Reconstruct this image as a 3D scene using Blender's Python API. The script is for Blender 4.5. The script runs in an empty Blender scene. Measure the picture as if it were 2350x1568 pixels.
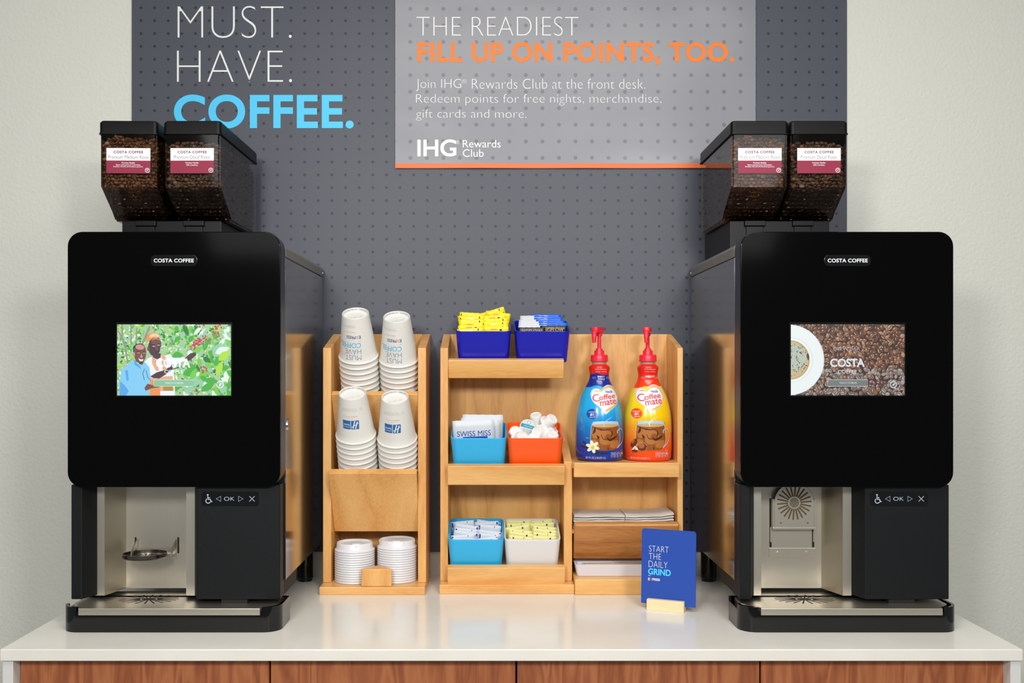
import bpy, bmesh, math, random
from mathutils import Vector, Matrix, noise
PI = math.pi
sin, cos = math.sin, math.cos
SC = bpy.context.scene
COL = SC.collection

# ------------------------------------------------------------------ camera
CAM_Z = 1.42
COUNTER = 0.92
cam_data = bpy.data.cameras.new('camera')
cam_data.sensor_fit = 'HORIZONTAL'
cam_data.sensor_width = 36.0
cam_data.lens = 2200.0 / 2350.0 * 36.0
cam_data.shift_x = 47.0 / 2350.0          # shift lens: verticals stay vertical
cam_data.shift_y = 61.0 / 2350.0
cam_data.clip_start = 0.02
cam = bpy.data.objects.new('camera', cam_data)
cam.location = (0, 0, CAM_Z)
cam.rotation_euler = (PI / 2, 0, 0)
COL.objects.link(cam)
SC.camera = cam

# ------------------------------------------------------------------ light
SC.view_settings.view_transform = 'Standard'
SC.view_settings.look = 'None'
SC.view_settings.gamma = 1.0
SC.view_settings.use_curve_mapping = False
SC.view_settings.exposure = 0.05

world = bpy.data.worlds.new('world')
SC.world = world
world.use_nodes = True
bg = world.node_tree.nodes['Background']
bg.inputs[0].default_value = (0.93, 0.97, 1.0, 1)
bg.inputs[1].default_value = 0.22

def area_light(name, loc, target, size, power, color=(1, 1, 1), size_y=None):
    l = bpy.data.lights.new(name, 'AREA')
    l.energy = power
    l.color = color
    l.size = size
    if size_y:
        l.shape = 'RECTANGLE'
        l.size_y = size_y
    o = bpy.data.objects.new(name, l)
    o.location = loc
    o.rotation_euler = (Vector(target) - Vector(loc)).to_track_quat('-Z', 'Y').to_euler()
    COL.objects.link(o)
    return o

area_light('softbox_left', (-0.58, -0.30, 2.04), (-0.1, 2.2, 1.35), 0.30, 17.5, (1.0, 0.985, 0.96))
area_light('softbox_right', (0.68, -0.20, 2.03), (0.2, 2.2, 1.35), 0.30, 15, (1.0, 0.985, 0.96))
area_light('ceiling_panel', (0.1, 0.95, 2.66), (0.1, 0.95, 0.0), 1.5, 19, (1.0, 0.99, 0.97), 0.55)
area_light('ceiling_bounce_fill', (0.0, -1.2, 2.68), (0.0, 1.2, 0.0), 3.2, 45, (0.97, 0.99, 1.0), 1.8)  # added unseen fill, stands in for light bounced off the ceiling

# ------------------------------------------------------------------ helpers
def s2l(c):
    return tuple(((v / 255.0) / 12.92) if v / 255.0 <= 0.04045 else ((v / 255.0 + 0.055) / 1.055) ** 2.4 for v in c[:3]) + (1.0,)

MATS = {}
def mat(name, rgb=(200, 200, 200), rough=0.5, metal=0.0, spec=0.5, emit=0.0, coat=0.0, bump=0.0, bscale=200.0):
    if name in MATS:
        return MATS[name]
    m = bpy.data.materials.new(name)
    m.use_nodes = True
    nt = m.node_tree
    b = nt.nodes['Principled BSDF']
    b.inputs['Base Color'].default_value = s2l(rgb)
    b.inputs['Roughness'].default_value = rough
    b.inputs['Metallic'].default_value = metal
    b.inputs['Specular IOR Level'].default_value = spec
    b.inputs['Coat Weight'].default_value = coat
    if emit:
        b.inputs['Emission Color'].default_value = s2l(rgb)
        b.inputs['Emission Strength'].default_value = emit
        b.inputs['Base Color'].default_value = (0.01, 0.01, 0.01, 1)
    if bump:
        add_bump(m, bump, bscale)
    MATS[name] = m
    return m

def node(nt, kind, **kw):
    n = nt.nodes.new(kind)
    for k, v in kw.items():
        setattr(n, k, v)
    return n

def add_bump(m, strength, scale, detail=3.0, stretch=(1, 1, 1), dist=0.002):
    nt = m.node_tree
    b = nt.nodes['Principled BSDF']
    tc = node(nt, 'ShaderNodeTexCoord')
    mp = node(nt, 'ShaderNodeMapping')
    mp.inputs['Scale'].default_value = stretch
    nz = node(nt, 'ShaderNodeTexNoise')
    nz.inputs['Scale'].default_value = scale
    nz.inputs['Detail'].default_value = detail
    bp = node(nt, 'ShaderNodeBump')
    bp.inputs['Strength'].default_value = strength
    bp.inputs['Distance'].default_value = dist
    nt.links.new(tc.outputs['Object'], mp.inputs['Vector'])
    nt.links.new(mp.outputs['Vector'], nz.inputs['Vector'])
    nt.links.new(nz.outputs['Fac'], bp.inputs['Height'])
    nt.links.new(bp.outputs['Normal'], b.inputs['Normal'])

def ramp(nt, stops, interp='LINEAR'):
    r = node(nt, 'ShaderNodeValToRGB')
    e = r.color_ramp
    e.interpolation = interp
    while len(e.elements) < len(stops):
        e.elements.new(0.5)
    for el, (p, c) in zip(e.elements, stops):
        el.position = p
        el.color = s2l(c)
    return r

def wood(name, axis, dark, mid, light, rough=0.38, scale=1.0, ring=6.0, coat=0.15, ringmix=0.42):
    """grain runs along `axis` of the object's own coordinates"""
    m = bpy.data.materials.new(name)
    m.use_nodes = True
    nt = m.node_tree
    b = nt.nodes['Principled BSDF']
    tc = node(nt, 'ShaderNodeTexCoord')
    info = node(nt, 'ShaderNodeObjectInfo')
    addv = node(nt, 'ShaderNodeVectorMath', operation='ADD')
    mul = node(nt, 'ShaderNodeVectorMath', operation='SCALE')
    mul.inputs['Scale'].default_value = 7.0
    comb = node(nt, 'ShaderNodeCombineXYZ')
    for i in range(3):
        nt.links.new(info.outputs['Random'], comb.inputs[i])
    nt.links.new(comb.outputs[0], mul.inputs[0])
    nt.links.new(tc.outputs['Object'], addv.inputs[0])
    nt.links.new(mul.outputs[0], addv.inputs[1])
    s = [1.0, 1.0, 1.0]
    s['xyz'.index(axis)] = 0.13
    mp = node(nt, 'ShaderNodeMapping')
    mp.inputs['Scale'].default_value = tuple(v * scale for v in s)
    nt.links.new(addv.outputs[0], mp.inputs['Vector'])
    n1 = node(nt, 'ShaderNodeTexNoise')
    n1.inputs['Scale'].default_value = ring
    n1.inputs['Detail'].default_value = 2.0
    n1.inputs['Distortion'].default_value = 0.6
    nt.links.new(mp.outputs[0], n1.inputs['Vector'])
    mu = node(nt, 'ShaderNodeMath', operation='MULTIPLY')
    mu.inputs[1].default_value = 9.0
    nt.links.new(n1.outputs['Fac'], mu.inputs[0])
    fr = node(nt, 'ShaderNodeMath', operation='PINGPONG')
    fr.inputs[1].default_value = 1.0
    nt.links.new(mu.outputs[0], fr.inputs[0])
    n2 = node(nt, 'ShaderNodeTexNoise')
    n2.inputs['Scale'].default_value = 260.0
    n2.inputs['Detail'].default_value = 4.0
    nt.links.new(mp.outputs[0], n2.inputs['Vector'])
    mx = node(nt, 'ShaderNodeMath', operation='MULTIPLY_ADD')
    mx.inputs[1].default_value = 1.0 - ringmix
    nt.links.new(n2.outputs['Fac'], mx.inputs[0])
    ml = node(nt, 'ShaderNodeMath', operation='MULTIPLY')
    ml.inputs[1].default_value = ringmix
    nt.links.new(fr.outputs[0], ml.inputs[0])
    nt.links.new(ml.outputs[0], mx.inputs[2])
    r = ramp(nt, [(0.12, dark), (0.45, mid), (0.8, light)])
    nt.links.new(mx.outputs[0], r.inputs[0])
    nt.links.new(r.outputs[0], b.inputs['Base Color'])
    b.inputs['Roughness'].default_value = rough
    b.inputs['Coat Weight'].default_value = coat
    b.inputs['Coat Roughness'].default_value = 0.25
    MATS[name] = m
    return m

# --- mesh helpers (every one adds geometry to a bmesh)
def nb():
    return bmesh.new()

def box(bm, x0, x1, y0, y1, z0, z1, bev=0.0, seg=2):
    vs = [bm.verts.new((x, y, z)) for x in (x0, x1) for y in (y0, y1) for z in (z0, z1)]
    f = [(0, 1, 3, 2), (4, 6, 7, 5), (0, 4, 5, 1), (2, 3, 7, 6), (0, 2, 6, 4), (1, 5, 7, 3)]
    fs = [bm.faces.new([vs[i] for i in q]) for q in f]
    if bev:
        es = list({e for q in fs for e in q.edges})
        bmesh.ops.bevel(bm, geom=es, offset=bev, segments=seg, affect='EDGES', profile=0.5)
    return bm

def prism(bm, pts, axis, a0, a1, bev=0.0, seg=2):
    """extrude polygon pts along axis ('x': pts are (y,z); 'y': (x,z); 'z': (x,y))"""
    def mk(p, a):
        return {'x': (a, p[0], p[1]), 'y': (p[0], a, p[1]), 'z': (p[0], p[1], a)}[axis]
    v0 = [bm.verts.new(mk(p, a0)) for p in pts]
    v1 = [bm.verts.new(mk(p, a1)) for p in pts]
    n = len(pts)
    fs = [bm.faces.new(v0), bm.faces.new(list(reversed(v1)))]
    for i in range(n):
        fs.append(bm.faces.new((v0[i], v1[i], v1[(i + 1) % n], v0[(i + 1) % n])))
    bmesh.ops.recalc_face_normals(bm, faces=fs)
    if bev:
        es = list({e for q in fs for e in q.edges})
        bmesh.ops.bevel(bm, geom=es, offset=bev, segments=seg, affect='EDGES', profile=0.5)
    return bm

def rrect(x0, x1, y0, y1, r, n=6, corners=(1, 1, 1, 1)):
    """rounded rectangle outline, corners in order: lower-left, lower-right, upper-right, upper-left"""
    out = []
    for k, (cx, cy, a) in enumerate(((x0, y0, PI), (x1, y0, 1.5 * PI), (x1, y1, 0), (x0, y1, 0.5 * PI))):
        if not corners[k]:
            out.append((cx, cy))
            continue
        ox = cx + (r if cx == x0 else -r)
        oy = cy + (r if cy == y0 else -r)
        for i in range(n + 1):
            t = a + 0.5 * PI * i / n
            out.append((ox + r * cos(t), oy + r * sin(t)))
    return out

def loft(bm, loops, cap0=True, cap1=True):
    rows = [[bm.verts.new(p) for p in lp] for lp in loops]
    n = len(rows[0])
    for a, b in zip(rows, rows[1:]):
        for i in range(n):
            bm.faces.new((a[i], a[(i + 1) % n], b[(i + 1) % n], b[i]))
    if cap0:
        bm.faces.new(list(reversed(rows[0])))
    if cap1:
        bm.faces.new(rows[-1])
    return bm

def lathe(bm, prof, n=32, c=(0, 0, 0)):
    """profile (r, z) turned about z"""
    rows = []
    for r, z in prof:
        if r < 1e-6:
            rows.append([bm.verts.new((c[0], c[1], c[2] + z))])
        else:
            rows.append([bm.verts.new((c[0] + r * cos(2 * PI * i / n), c[1] + r * sin(2 * PI * i / n), c[2] + z)) for i in range(n)])
    for a, b in zip(rows, rows[1:]):
        for i in range(n):
            j = (i + 1) % n
            if len(a) == 1 and len(b) == 1:
                continue
            if len(a) == 1:
                bm.faces.new((a[0], b[j], b[i]))
            elif len(b) == 1:
                bm.faces.new((a[i], a[j], b[0]))
            else:
                bm.faces.new((a[i], a[j], b[j], b[i]))
    return bm

def tube(bm, pts, r, n=8, closed=False):
    pts = [Vector(p) for p in pts]
    rows = []
    up = Vector((0, 0, 1))
    for i, p in enumerate(pts):
        a = pts[i - 1] if i else pts[0]
        b = pts[i + 1] if i < len(pts) - 1 else pts[-1]
        d = (b - a).normalized()
        u = d.cross(up)
        if u.length < 1e-4:
            u = d.cross(Vector((1, 0, 0)))
        u.normalize()
        v = u.cross(d)
        rr = r[i] if isinstance(r, (list, tuple)) else r
        rows.append([bm.verts.new(p + (u * cos(2 * PI * k / n) + v * sin(2 * PI * k / n)) * rr) for k in range(n)])
    for a, b in zip(rows, rows[1:]):
        for i in range(n):
            bm.faces.new((a[i], a[(i + 1) % n], b[(i + 1) % n], b[i]))
    bm.faces.new(list(reversed(rows[0])))
    bm.faces.new(rows[-1])
    return bm

def poly(bm, pts, z=0.0, mi=0):
    f = bm.faces.new([bm.verts.new((p[0], p[1], z)) for p in pts])
    f.material_index = mi
    if f.normal.length == 0:
        f.normal_update()
    if f.normal.z < 0:
        f.normal_flip()
    return f

def ellipse(cx, cy, rx, ry=None, rot=0.0, n=24, a0=0.0, a1=2 * PI):
    ry = rx if ry is None else ry
    full = abs(a1 - a0 - 2 * PI) < 1e-6
    out = []
    for i in range(n if full else n + 1):
        t = a0 + (a1 - a0) * i / n
        x, y = rx * cos(t), ry * sin(t)
        out.append((cx + x * cos(rot) - y * sin(rot), cy + x * sin(rot) + y * cos(rot)))
    return out

def ring2d(bm, cx, cy, r0, r1, z=0.0, mi=0, n=28, a0=0.0, a1=2 * PI):
    prev = None
    for i in range(n + 1):
        t = a0 + (a1 - a0) * i / n
        cur = (bm.verts.new((cx + r0 * cos(t), cy + r0 * sin(t), z)), bm.verts.new((cx + r1 * cos(t), cy + r1 * sin(t), z)))
        if prev:
            f = bm.faces.new((prev[0], prev[1], cur[1], cur[0]))
            f.material_index = mi
        prev = cur

def stroke(bm, pts, w, z=0.0, mi=0, closed=False):
    """flat line of width w along 2-D points (w may be a list)"""
    P = [Vector((p[0], p[1])) for p in pts]
    n = len(P)
    prev = None
    rng = range(n + 1) if closed else range(n)
    for q in rng:
        i = q % n
        a = P[i - 1] if (i or closed) else P[0]
        b = P[(i + 1) % n] if (i < n - 1 or closed) else P[-1]
        d = (b - a)
        d = d.normalized() if d.length > 0 else Vector((1, 0))
        nrm = Vector((-d.y, d.x))
        ww = w[i] if isinstance(w, (list, tuple)) else w
        l, r = P[i] + nrm * ww / 2, P[i] - nrm * ww / 2
        cur = (bm.verts.new((l.x, l.y, z)), bm.verts.new((r.x, r.y, z)))
        if prev:
            f = bm.faces.new((prev[1], cur[1], cur[0], prev[0]))
            f.material_index = mi
        prev = cur

_tcache = {}
def text_geo(s, off, ls):
    key = (s, off, ls)
    if key in _tcache:
        return _tcache[key]
    cu = bpy.data.curves.new('type', 'FONT')
    cu.body = s
    cu.offset = off
    cu.space_character = ls
    cu.resolution_u = 4 if len(s) > 14 else 9
    ob = bpy.data.objects.new('type', cu)
    COL.objects.link(ob)
    dg = bpy.context.evaluated_depsgraph_get()
    dg.update()
    me = bpy.data.meshes.new_from_object(ob.evaluated_get(dg))
    vs = [(v.co.x, v.co.y) for v in me.vertices]
    fs = [tuple(p.vertices) for p in me.polygons]
    bpy.data.objects.remove(ob)
    bpy.data.curves.remove(cu)
    bpy.data.meshes.remove(me)
    xs = [v[0] for v in vs]
    ys = [v[1] for v in vs]
    bb = (min(xs), max(xs), min(ys), max(ys))
    _tcache[key] = (vs, fs, bb)
    return _tcache[key]

def text(bm, s, x0, x1, y0, y1, off=0.0, z=0.0, mi=0, ls=1.0, xf=None):
    """set type so that its bounding box fills x0..x1, y0..y1 (x1 None keeps the aspect)"""
    vs, fs, bb = text_geo(s, off, ls)
    sy = (y1 - y0) / (bb[3] - bb[2])
    sx = sy if x1 is None else (x1 - x0) / (bb[1] - bb[0])
    out = []
    for x, y in vs:
        p = (x0 + (x - bb[0]) * sx, y0 + (y - bb[2]) * sy)
        if xf:
            p = xf(p)
        out.append(bm.verts.new((p[0], p[1], z)))
    for f in fs:
        try:
            q = bm.faces.new([out[i] for i in f])
            q.material_index = mi
        except ValueError:
            pass
    return bm

def smooth_loop(pts, k=5):
    """closed Catmull-Rom curve through pts"""
    n = len(pts)
    out = []
    for i in range(n):
        p0, p1, p2, p3 = (Vector(pts[(i + d) % n]) for d in (-1, 0, 1, 2))
        for j in range(k):
            t = j / k
            q = 0.5 * ((2 * p1) + (p2 - p0) * t + (2 * p0 - 5 * p1 + 4 * p2 - p3) * t * t + (3 * p1 - p0 - 3 * p2 + p3) * t * t * t)
            out.append((q.x, q.y))
    return out

def smooth_line(pts, ws, k=6):
    n = len(pts)
    out, wo = [], []
    for i in range(n - 1):
        p0, p1, p2, p3 = (Vector(pts[max(0, min(n - 1, i + d))]) for d in (-1, 0, 1, 2))
        for j in range(k + (1 if i == n - 2 else 0)):
            t = j / k
            q = 0.5 * ((2 * p1) + (p2 - p0) * t + (2 * p0 - 5 * p1 + 4 * p2 - p3) * t * t + (3 * p1 - p0 - 3 * p2 + p3) * t * t * t)
            out.append((q.x, q.y))
            wo.append(ws[i] + (ws[i + 1] - ws[i]) * t)
    return out, wo

def rot2(cx, cy, a):
    def f(p):
        x, y = p[0] - cx, p[1] - cy
        return (cx + x * cos(a) - y * sin(a), cy + x * sin(a) + y * cos(a))
    return f

def xform(bm, M):
    bmesh.ops.transform(bm, matrix=M, verts=bm.verts)
    return bm

def facing(bm, y):
    """turn a flat drawing (u right, v up, z towards the viewer) to stand in the plane y"""
    M = Matrix.Translation((0, y, 0)) @ Matrix.Rotation(PI / 2, 4, 'X')
    return xform(bm, M)

def slice_grid(bm, du, dv=None):
    us = [v.co.x for v in bm.verts]
    vs = [v.co.y for v in bm.verts]
    def cuts(lo, hi, d, no):
        k = math.ceil(lo / d)
        while k * d < hi:
            co = (k * d, 0, 0) if no[0] else (0, k * d, 0)
            bmesh.ops.bisect_plane(bm, geom=bm.verts[:] + bm.edges[:] + bm.faces[:], plane_co=co, plane_no=no, dist=1e-7)
            k += 1
    cuts(min(us), max(us), du, (1, 0, 0))
    if dv:
        cuts(min(vs), max(vs), dv, (0, 1, 0))
    return bm

def mesh_of(name, bm, mats, smooth=False, autosmooth=True):
    me = bpy.data.meshes.new(name)
    bm.normal_update()
    bm.to_mesh(me)
    bm.free()
    for m in (mats if isinstance(mats, (list, tuple)) else [mats]):
        me.materials.append(m)
    if smooth:
        for p in me.polygons:
            p.use_smooth = True
        if autosmooth:
            try:
                me.set_sharp_from_angle(angle=math.radians(38))
            except Exception:
                pass
    return me

def part(name, bm, mats, parent=None, smooth=False, label=None):
    """link a mesh; its coordinates are in the parent's frame"""
    o = bpy.data.objects.new(name, mesh_of(name, bm, mats, smooth))
    COL.objects.link(o)
    if parent is not None:
        o.parent = parent
    if smooth == 'w':      # keep large flat faces flat beside their rounded edges
        md = o.modifiers.new('flat faces', 'WEIGHTED_NORMAL')
        md.keep_sharp = True
        md.weight = 100
    if label:
        o['label'] = label
    return o

def tag(o, label, cat, group=None, kind=None):
    o['label'] = label
    o['category'] = cat
    if group:
        o['group'] = group
    if kind:
        o['kind'] = kind
    return o

def thing(name, label, cat, loc=(0, 0, 0), rot=(0, 0, 0), group=None):
    o = bpy.data.objects.new(name, None)
    o.empty_display_size = 0.03
    COL.objects.link(o)
    o.location = loc
    o.rotation_euler = rot
    return tag(o, label, cat, group)

def struct(name, bm, m):
    o = part(name, bm, m)
    o['kind'] = 'structure'
    return o

def dup(root, label=None, group=None):
    """a copy of a thing with copies of its parts and sub-parts"""
    r = root.copy()
    COL.objects.link(r)
    if label:
        r['label'] = label
    if group:
        r['group'] = group
    for ch in list(root.children):
        c = ch.copy()
        COL.objects.link(c)
        c.parent = r
        for g in list(ch.children):
            d = g.copy()
            COL.objects.link(d)
            d.parent = c
    return r

def px(x, d):      # where a measured column of the photograph lies at depth d
    return (x - 1128.0) * d / 2200.0
def pz(y, d):      # where a measured row lies at depth d
    return CAM_Z - (y - 845.0) * d / 2200.0

# ------------------------------------------------------------------ materials
wall_m = mat('painted wall', (222, 222, 213), 0.75)
add_bump(wall_m, 0.6, 115.0, 3.0, dist=0.003)
floor_m = mat('floor tile', (150, 146, 138), 0.5, bump=0.1, bscale=30)
ceil_m = mat('ceiling paint', (225, 225, 220), 0.9)
quartz = mat('white quartz', (221, 219, 211), 0.16)
def _quartz():
    nt = quartz.node_tree
    b = nt.nodes['Principled BSDF']
    tc = node(nt, 'ShaderNodeTexCoord')
    nz = node(nt, 'ShaderNodeTexNoise')
    nz.inputs['Scale'].default_value = 9.0
    nz.inputs['Detail'].default_value = 6.0
    r = ramp(nt, [(0.3, (230, 226, 216)), (0.7, (236, 233, 225))])
    nt.links.new(tc.outputs['Object'], nz.inputs['Vector'])
    nt.links.new(nz.outputs['Fac'], r.inputs[0])
    nt.links.new(r.outputs[0], b.inputs['Base Color'])
_quartz()
edge_m = mat('white laminate', (218, 218, 214), 0.45)
walnut = wood('walnut laminate', 'z', (144, 78, 47), (168, 97, 59), (186, 115, 72), rough=0.42, scale=1.0, ring=26.0, ringmix=0.6)
gap_m = mat('cabinet shadow gap', (40, 36, 32), 0.8)
WL = ((206, 142, 74), (226, 168, 96), (236, 186, 118))
maple_v = wood('maple upright', 'z', *WL, ring=7.0)
maple_h = wood('maple across', 'x', *WL, ring=7.0)
maple_y = wood('maple deep', 'y', *WL, ring=7.0)
maple_b = wood('maple veneer back', 'z', (202, 142, 72), (224, 168, 94), (234, 182, 110), ring=9.0, ringmix=0.5)
maple_shaded_h = wood('shaded maple across', 'x', (146, 84, 38), (186, 122, 62), (208, 150, 88), ring=7.0)  # maple with the downward-facing napkin board's shade put into its colour
blacky = mat('black satin plastic', (7, 8, 9), 0.4, spec=0.25)
gloss = mat('black gloss plastic', (9, 10, 13), 0.09)
panel_m = mat('black door glass', (3, 3, 3), 0.09, spec=0.12)
shell_m = mat('charcoal door shell', (34, 38, 46), 0.35)
button_m = mat('black textured plastic', (13, 16, 18), 0.5, spec=0.3, bump=0.1, bscale=900)
dark_m = mat('inner black', (8, 8, 8), 0.7)
white_ink = mat('white ink', (238, 238, 236), 0.5)
grey_ink = mat('grey ink', (150, 160, 170), 0.5)
steel = mat('brushed steel', (214, 207, 193), 0.38, metal=1.0)
steel_side = mat('polished steel side', (184, 180, 177), 0.13, metal=1.0)
lid_m = mat('grey metal cover', (126, 124, 118), 0.45, metal=0.25)
chrome = mat('chrome', (200, 200, 205), 0.12, metal=1.0)
def _brush(m, st):
    nt = m.node_tree
    b = nt.nodes['Principled BSDF']
    tc = node(nt, 'ShaderNodeTexCoord')
    mp = node(nt, 'ShaderNodeMapping')
    mp.inputs['Scale'].default_value = (700, 700, 4)
    nz = node(nt, 'ShaderNodeTexNoise')
    nz.inputs['Scale'].default_value = 1.0
    bp = node(nt, 'ShaderNodeBump')
    bp.inputs['Strength'].default_value = st
    bp.inputs['Distance'].default_value = 0.0006
    nt.links.new(tc.outputs['Object'], mp.inputs[0])
    nt.links.new(mp.outputs[0], nz.inputs['Vector'])
    nt.links.new(nz.outputs['Fac'], bp.inputs['Height'])
    nt.links.new(bp.outputs[0], b.inputs['Normal'])
_brush(steel, 0.12)

def dotted(name, base, dot, pitch_x, pitch_z, x0, z0, r, rough, spec=0.5, stripe=None):
    """printed pegboard pattern: dots on a grid in the panel's own plane"""
    m = mat(name, base, rough, spec=spec)
    nt = m.node_tree
    b = nt.nodes['Principled BSDF']
    tc = node(nt, 'ShaderNodeTexCoord')
    sp = node(nt, 'ShaderNodeSeparateXYZ')
    nt.links.new(tc.outputs['Object'], sp.inputs[0])
    def cell(sock, p, o):
        a = node(nt, 'ShaderNodeMath', operation='SUBTRACT')
        a.inputs[1].default_value = o - p / 2
        nt.links.new(sock, a.inputs[0])
        w = node(nt, 'ShaderNodeMath', operation='WRAP')
        w.inputs[1].default_value = p
        w.inputs[2].default_value = 0.0
        nt.links.new(a.outputs[0], w.inputs[0])
        s = node(nt, 'ShaderNodeMath', operation='SUBTRACT')
        s.inputs[1].default_value = p / 2
        nt.links.new(w.outputs[0], s.inputs[0])
        q = node(nt, 'ShaderNodeMath', operation='MULTIPLY')
        nt.links.new(s.outputs[0], q.inputs[0])
        nt.links.new(s.outputs[0], q.inputs[1])
        return q
    qx, qz = cell(sp.outputs[0], pitch_x, x0), cell(sp.outputs[2], pitch_z, z0)
    ad = node(nt, 'ShaderNodeMath', operation='ADD')
    nt.links.new(qx.outputs[0], ad.inputs[0])
    nt.links.new(qz.outputs[0], ad.inputs[1])
    sq = node(nt, 'ShaderNodeMath', operation='SQRT')
    nt.links.new(ad.outputs[0], sq.inputs[0])
    mr = node(nt, 'ShaderNodeMapRange')
    mr.inputs[1].default_value = r - 0.0004
    mr.inputs[2].default_value = r + 0.0004
    nt.links.new(sq.outputs[0], mr.inputs[0])
    mx = node(nt, 'ShaderNodeMix', data_type='RGBA')
    mx.inputs[6].default_value = s2l(dot)
    mx.inputs[7].default_value = s2l(base)
    nt.links.new(mr.outputs[0], mx.inputs[0])
    nt.links.new(mx.outputs[2], b.inputs['Base Color'])
    return m

BY = 2.306      # front face of the pegboard
PY = 2.3005     # front face of the poster
peg_m = dotted('printed pegboard', (77, 80, 91), (40, 42, 48), 31.3 * BY / 2200, 29.5 * BY / 2200, px(323.5, BY), pz(18, BY), 0.0034, 0.45, 0.4)
post_m = dotted('poster print', (140, 140, 147), (110, 109, 117), 37.9 * PY / 2200, 38.0 * PY / 2200, px(941.6, PY), pz(20.5, PY), 0.0047, 0.30)

# ------------------------------------------------------------------ setting
struct('wall_back', box(nb(), -3.2, 3.2, 2.312, 2.43, 0, 2.72), wall_m)
struct('floor', box(nb(), -3.2, 3.2, -3.4, 2.43, -0.1, 0), floor_m)
struct('ceiling', box(nb(), -3.2, 3.2, -3.4, 2.43, 2.72, 2.8), ceil_m)

# pegboard panel with its lettering
X0, X1 = px(302, BY), px(1944, BY)
o = thing('pegboard', 'dark grey dotted wall panel lettered in white and light blue', 'wall panel', (0.0, 2.311, 0.98))
bm = box(nb(), X0, X1, BY, 2.3118, pz(1267, BY), 2.52, 0.0008, 1)
xform(bm, Matrix.Translation(-o.location))
pb = part('panel', bm, peg_m, o)
# keep the dot grid in scene coordinates: the panel mesh is moved back by the thing's own place
for v in pb.data.vertices:
    v.co += o.location
pb.location = -o.location
def lettering(parent, name, items, y, m, label=None, bend=None):
    bm = nb()
    for (s, x0, x1, y0, y1, off) in items:
        text(bm, s, px(x0, y), px(x1, y), pz(y1, y), pz(y0, y), off, ls=1.07 if off > 0.024 else 1.0)
    if bend:
        slice_grid(bm, 0.012, 0.012)
    facing(bm, y)
    if bend:
        for v in bm.verts:
            v.co.y = bend(v.co.x, v.co.z) - 0.0005
    xform(bm, Matrix.Translation(-parent.location))
    return part(name, bm, m, parent, label=label)
light_blue = mat('light blue ink', (75, 205, 252), 0.5)
lettering(o, 'lettering', [('MUST.', 407.6, 669.3, 13.7, 87, -0.028), ('HAVE.', 406, 670, 116, 188.6, -0.028)], BY - 0.0006, white_ink, 'thin white capitals')
lettering(o, 'lettering', [('COFFEE.', 399, 811.8, 217, 295, 0.028)], BY - 0.0006, light_blue, 'bold light blue capitals')

# poster
o = thing('poster', 'glossy grey rewards poster with orange headline fixed over the pegboard', 'poster', (px(1320, PY), PY, pz(386, PY)))
bm = nb()
x0, x1 = px(907, PY), px(1734, PY)
zs = pz(386, PY)
nx, nz_ = 120, 84
def sheet(u, v):
    w = 0.0011 * noise.noise(Vector((u * 5.0, v * 6.5, 0.3))) + 0.0006 * sin(u * 21.0 + v * 4)
    return PY + max(-0.002, min(0.0035, w))
grid = [[bm.verts.new((x0 + (x1 - x0) * i / nx, sheet(i / nx, j / nz_), zs + (2.33 - zs) * j / nz_)) for i in range(nx + 1)] for j in range(nz_ + 1)]
for j in range(nz_):
    for i in range(nx):
        bm.faces.new((grid[j][i], grid[j][i + 1], grid[j + 1][i + 1], grid[j + 1][i]))
sh = part('sheet', bm, post_m, o, smooth=True)
sh.location = -o.location
YT = PY
def on_sheet(x, z):
    return sheet((x - x0) / (x1 - x0), (z - zs) / (2.33 - zs))
orange = mat('orange ink', (248, 124, 16), 0.5)
stripe_o = mat('orange stripe', (236, 110, 44), 0.45)
lettering(o, 'lettering', [('THE READIEST', 955.9, 1327.4, 38.3, 83.2, -0.026)], YT, white_ink, 'thin white capitals', on_sheet)
lettering(o, 'lettering', [('FILL UP ON POINTS, TOO.', 957.7, 1685, 96.8, 150.5, 0.031)], YT, orange, 'bold orange capitals', on_sheet)
lettering(o, 'lettering', [('Join IHG', 954.8, 1058.5, 181.5, 209.0, -0.02), ('®', 1060, 1071, 182, 191.5, -0.008), ('Rewards Club at the front desk.', 1083, 1481, 181, 203.8, -0.02),
                           ('Redeem points for free nights, merchandise,', 954.8, 1517.7, 216, 242.5, -0.02),
                           ('gift cards and more.', 954.8, 1208.4, 251, 277, -0.02)], YT, white_ink, 'thin white sentences', on_sheet)
lettering(o, 'lettering', [('IHG', 957.7, 1047.4, 320, 359.5, 0.022), ('®', 1047, 1055, 322, 331, 0.0),
                           ('Rewards', 1062, 1149, 321.5, 339, 0.0), ('Club', 1062, 1110, 343, 360.5, 0.0)], YT, white_ink, 'white club logo', on_sheet)
bm = nb()
poly(bm, [(x0, pz(386, PY)), (x1, pz(386, PY)), (x1, pz(375, PY)), (x0, pz(375, PY))])
slice_grid(bm, 0.012)
facing(bm, YT)
for v in bm.verts:
    v.co.y = on_sheet(v.co.x, v.co.z) - 0.0003
xform(bm, Matrix.Translation(-o.location))
part('stripe', bm, stripe_o, o, label='orange band along the foot')

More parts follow.
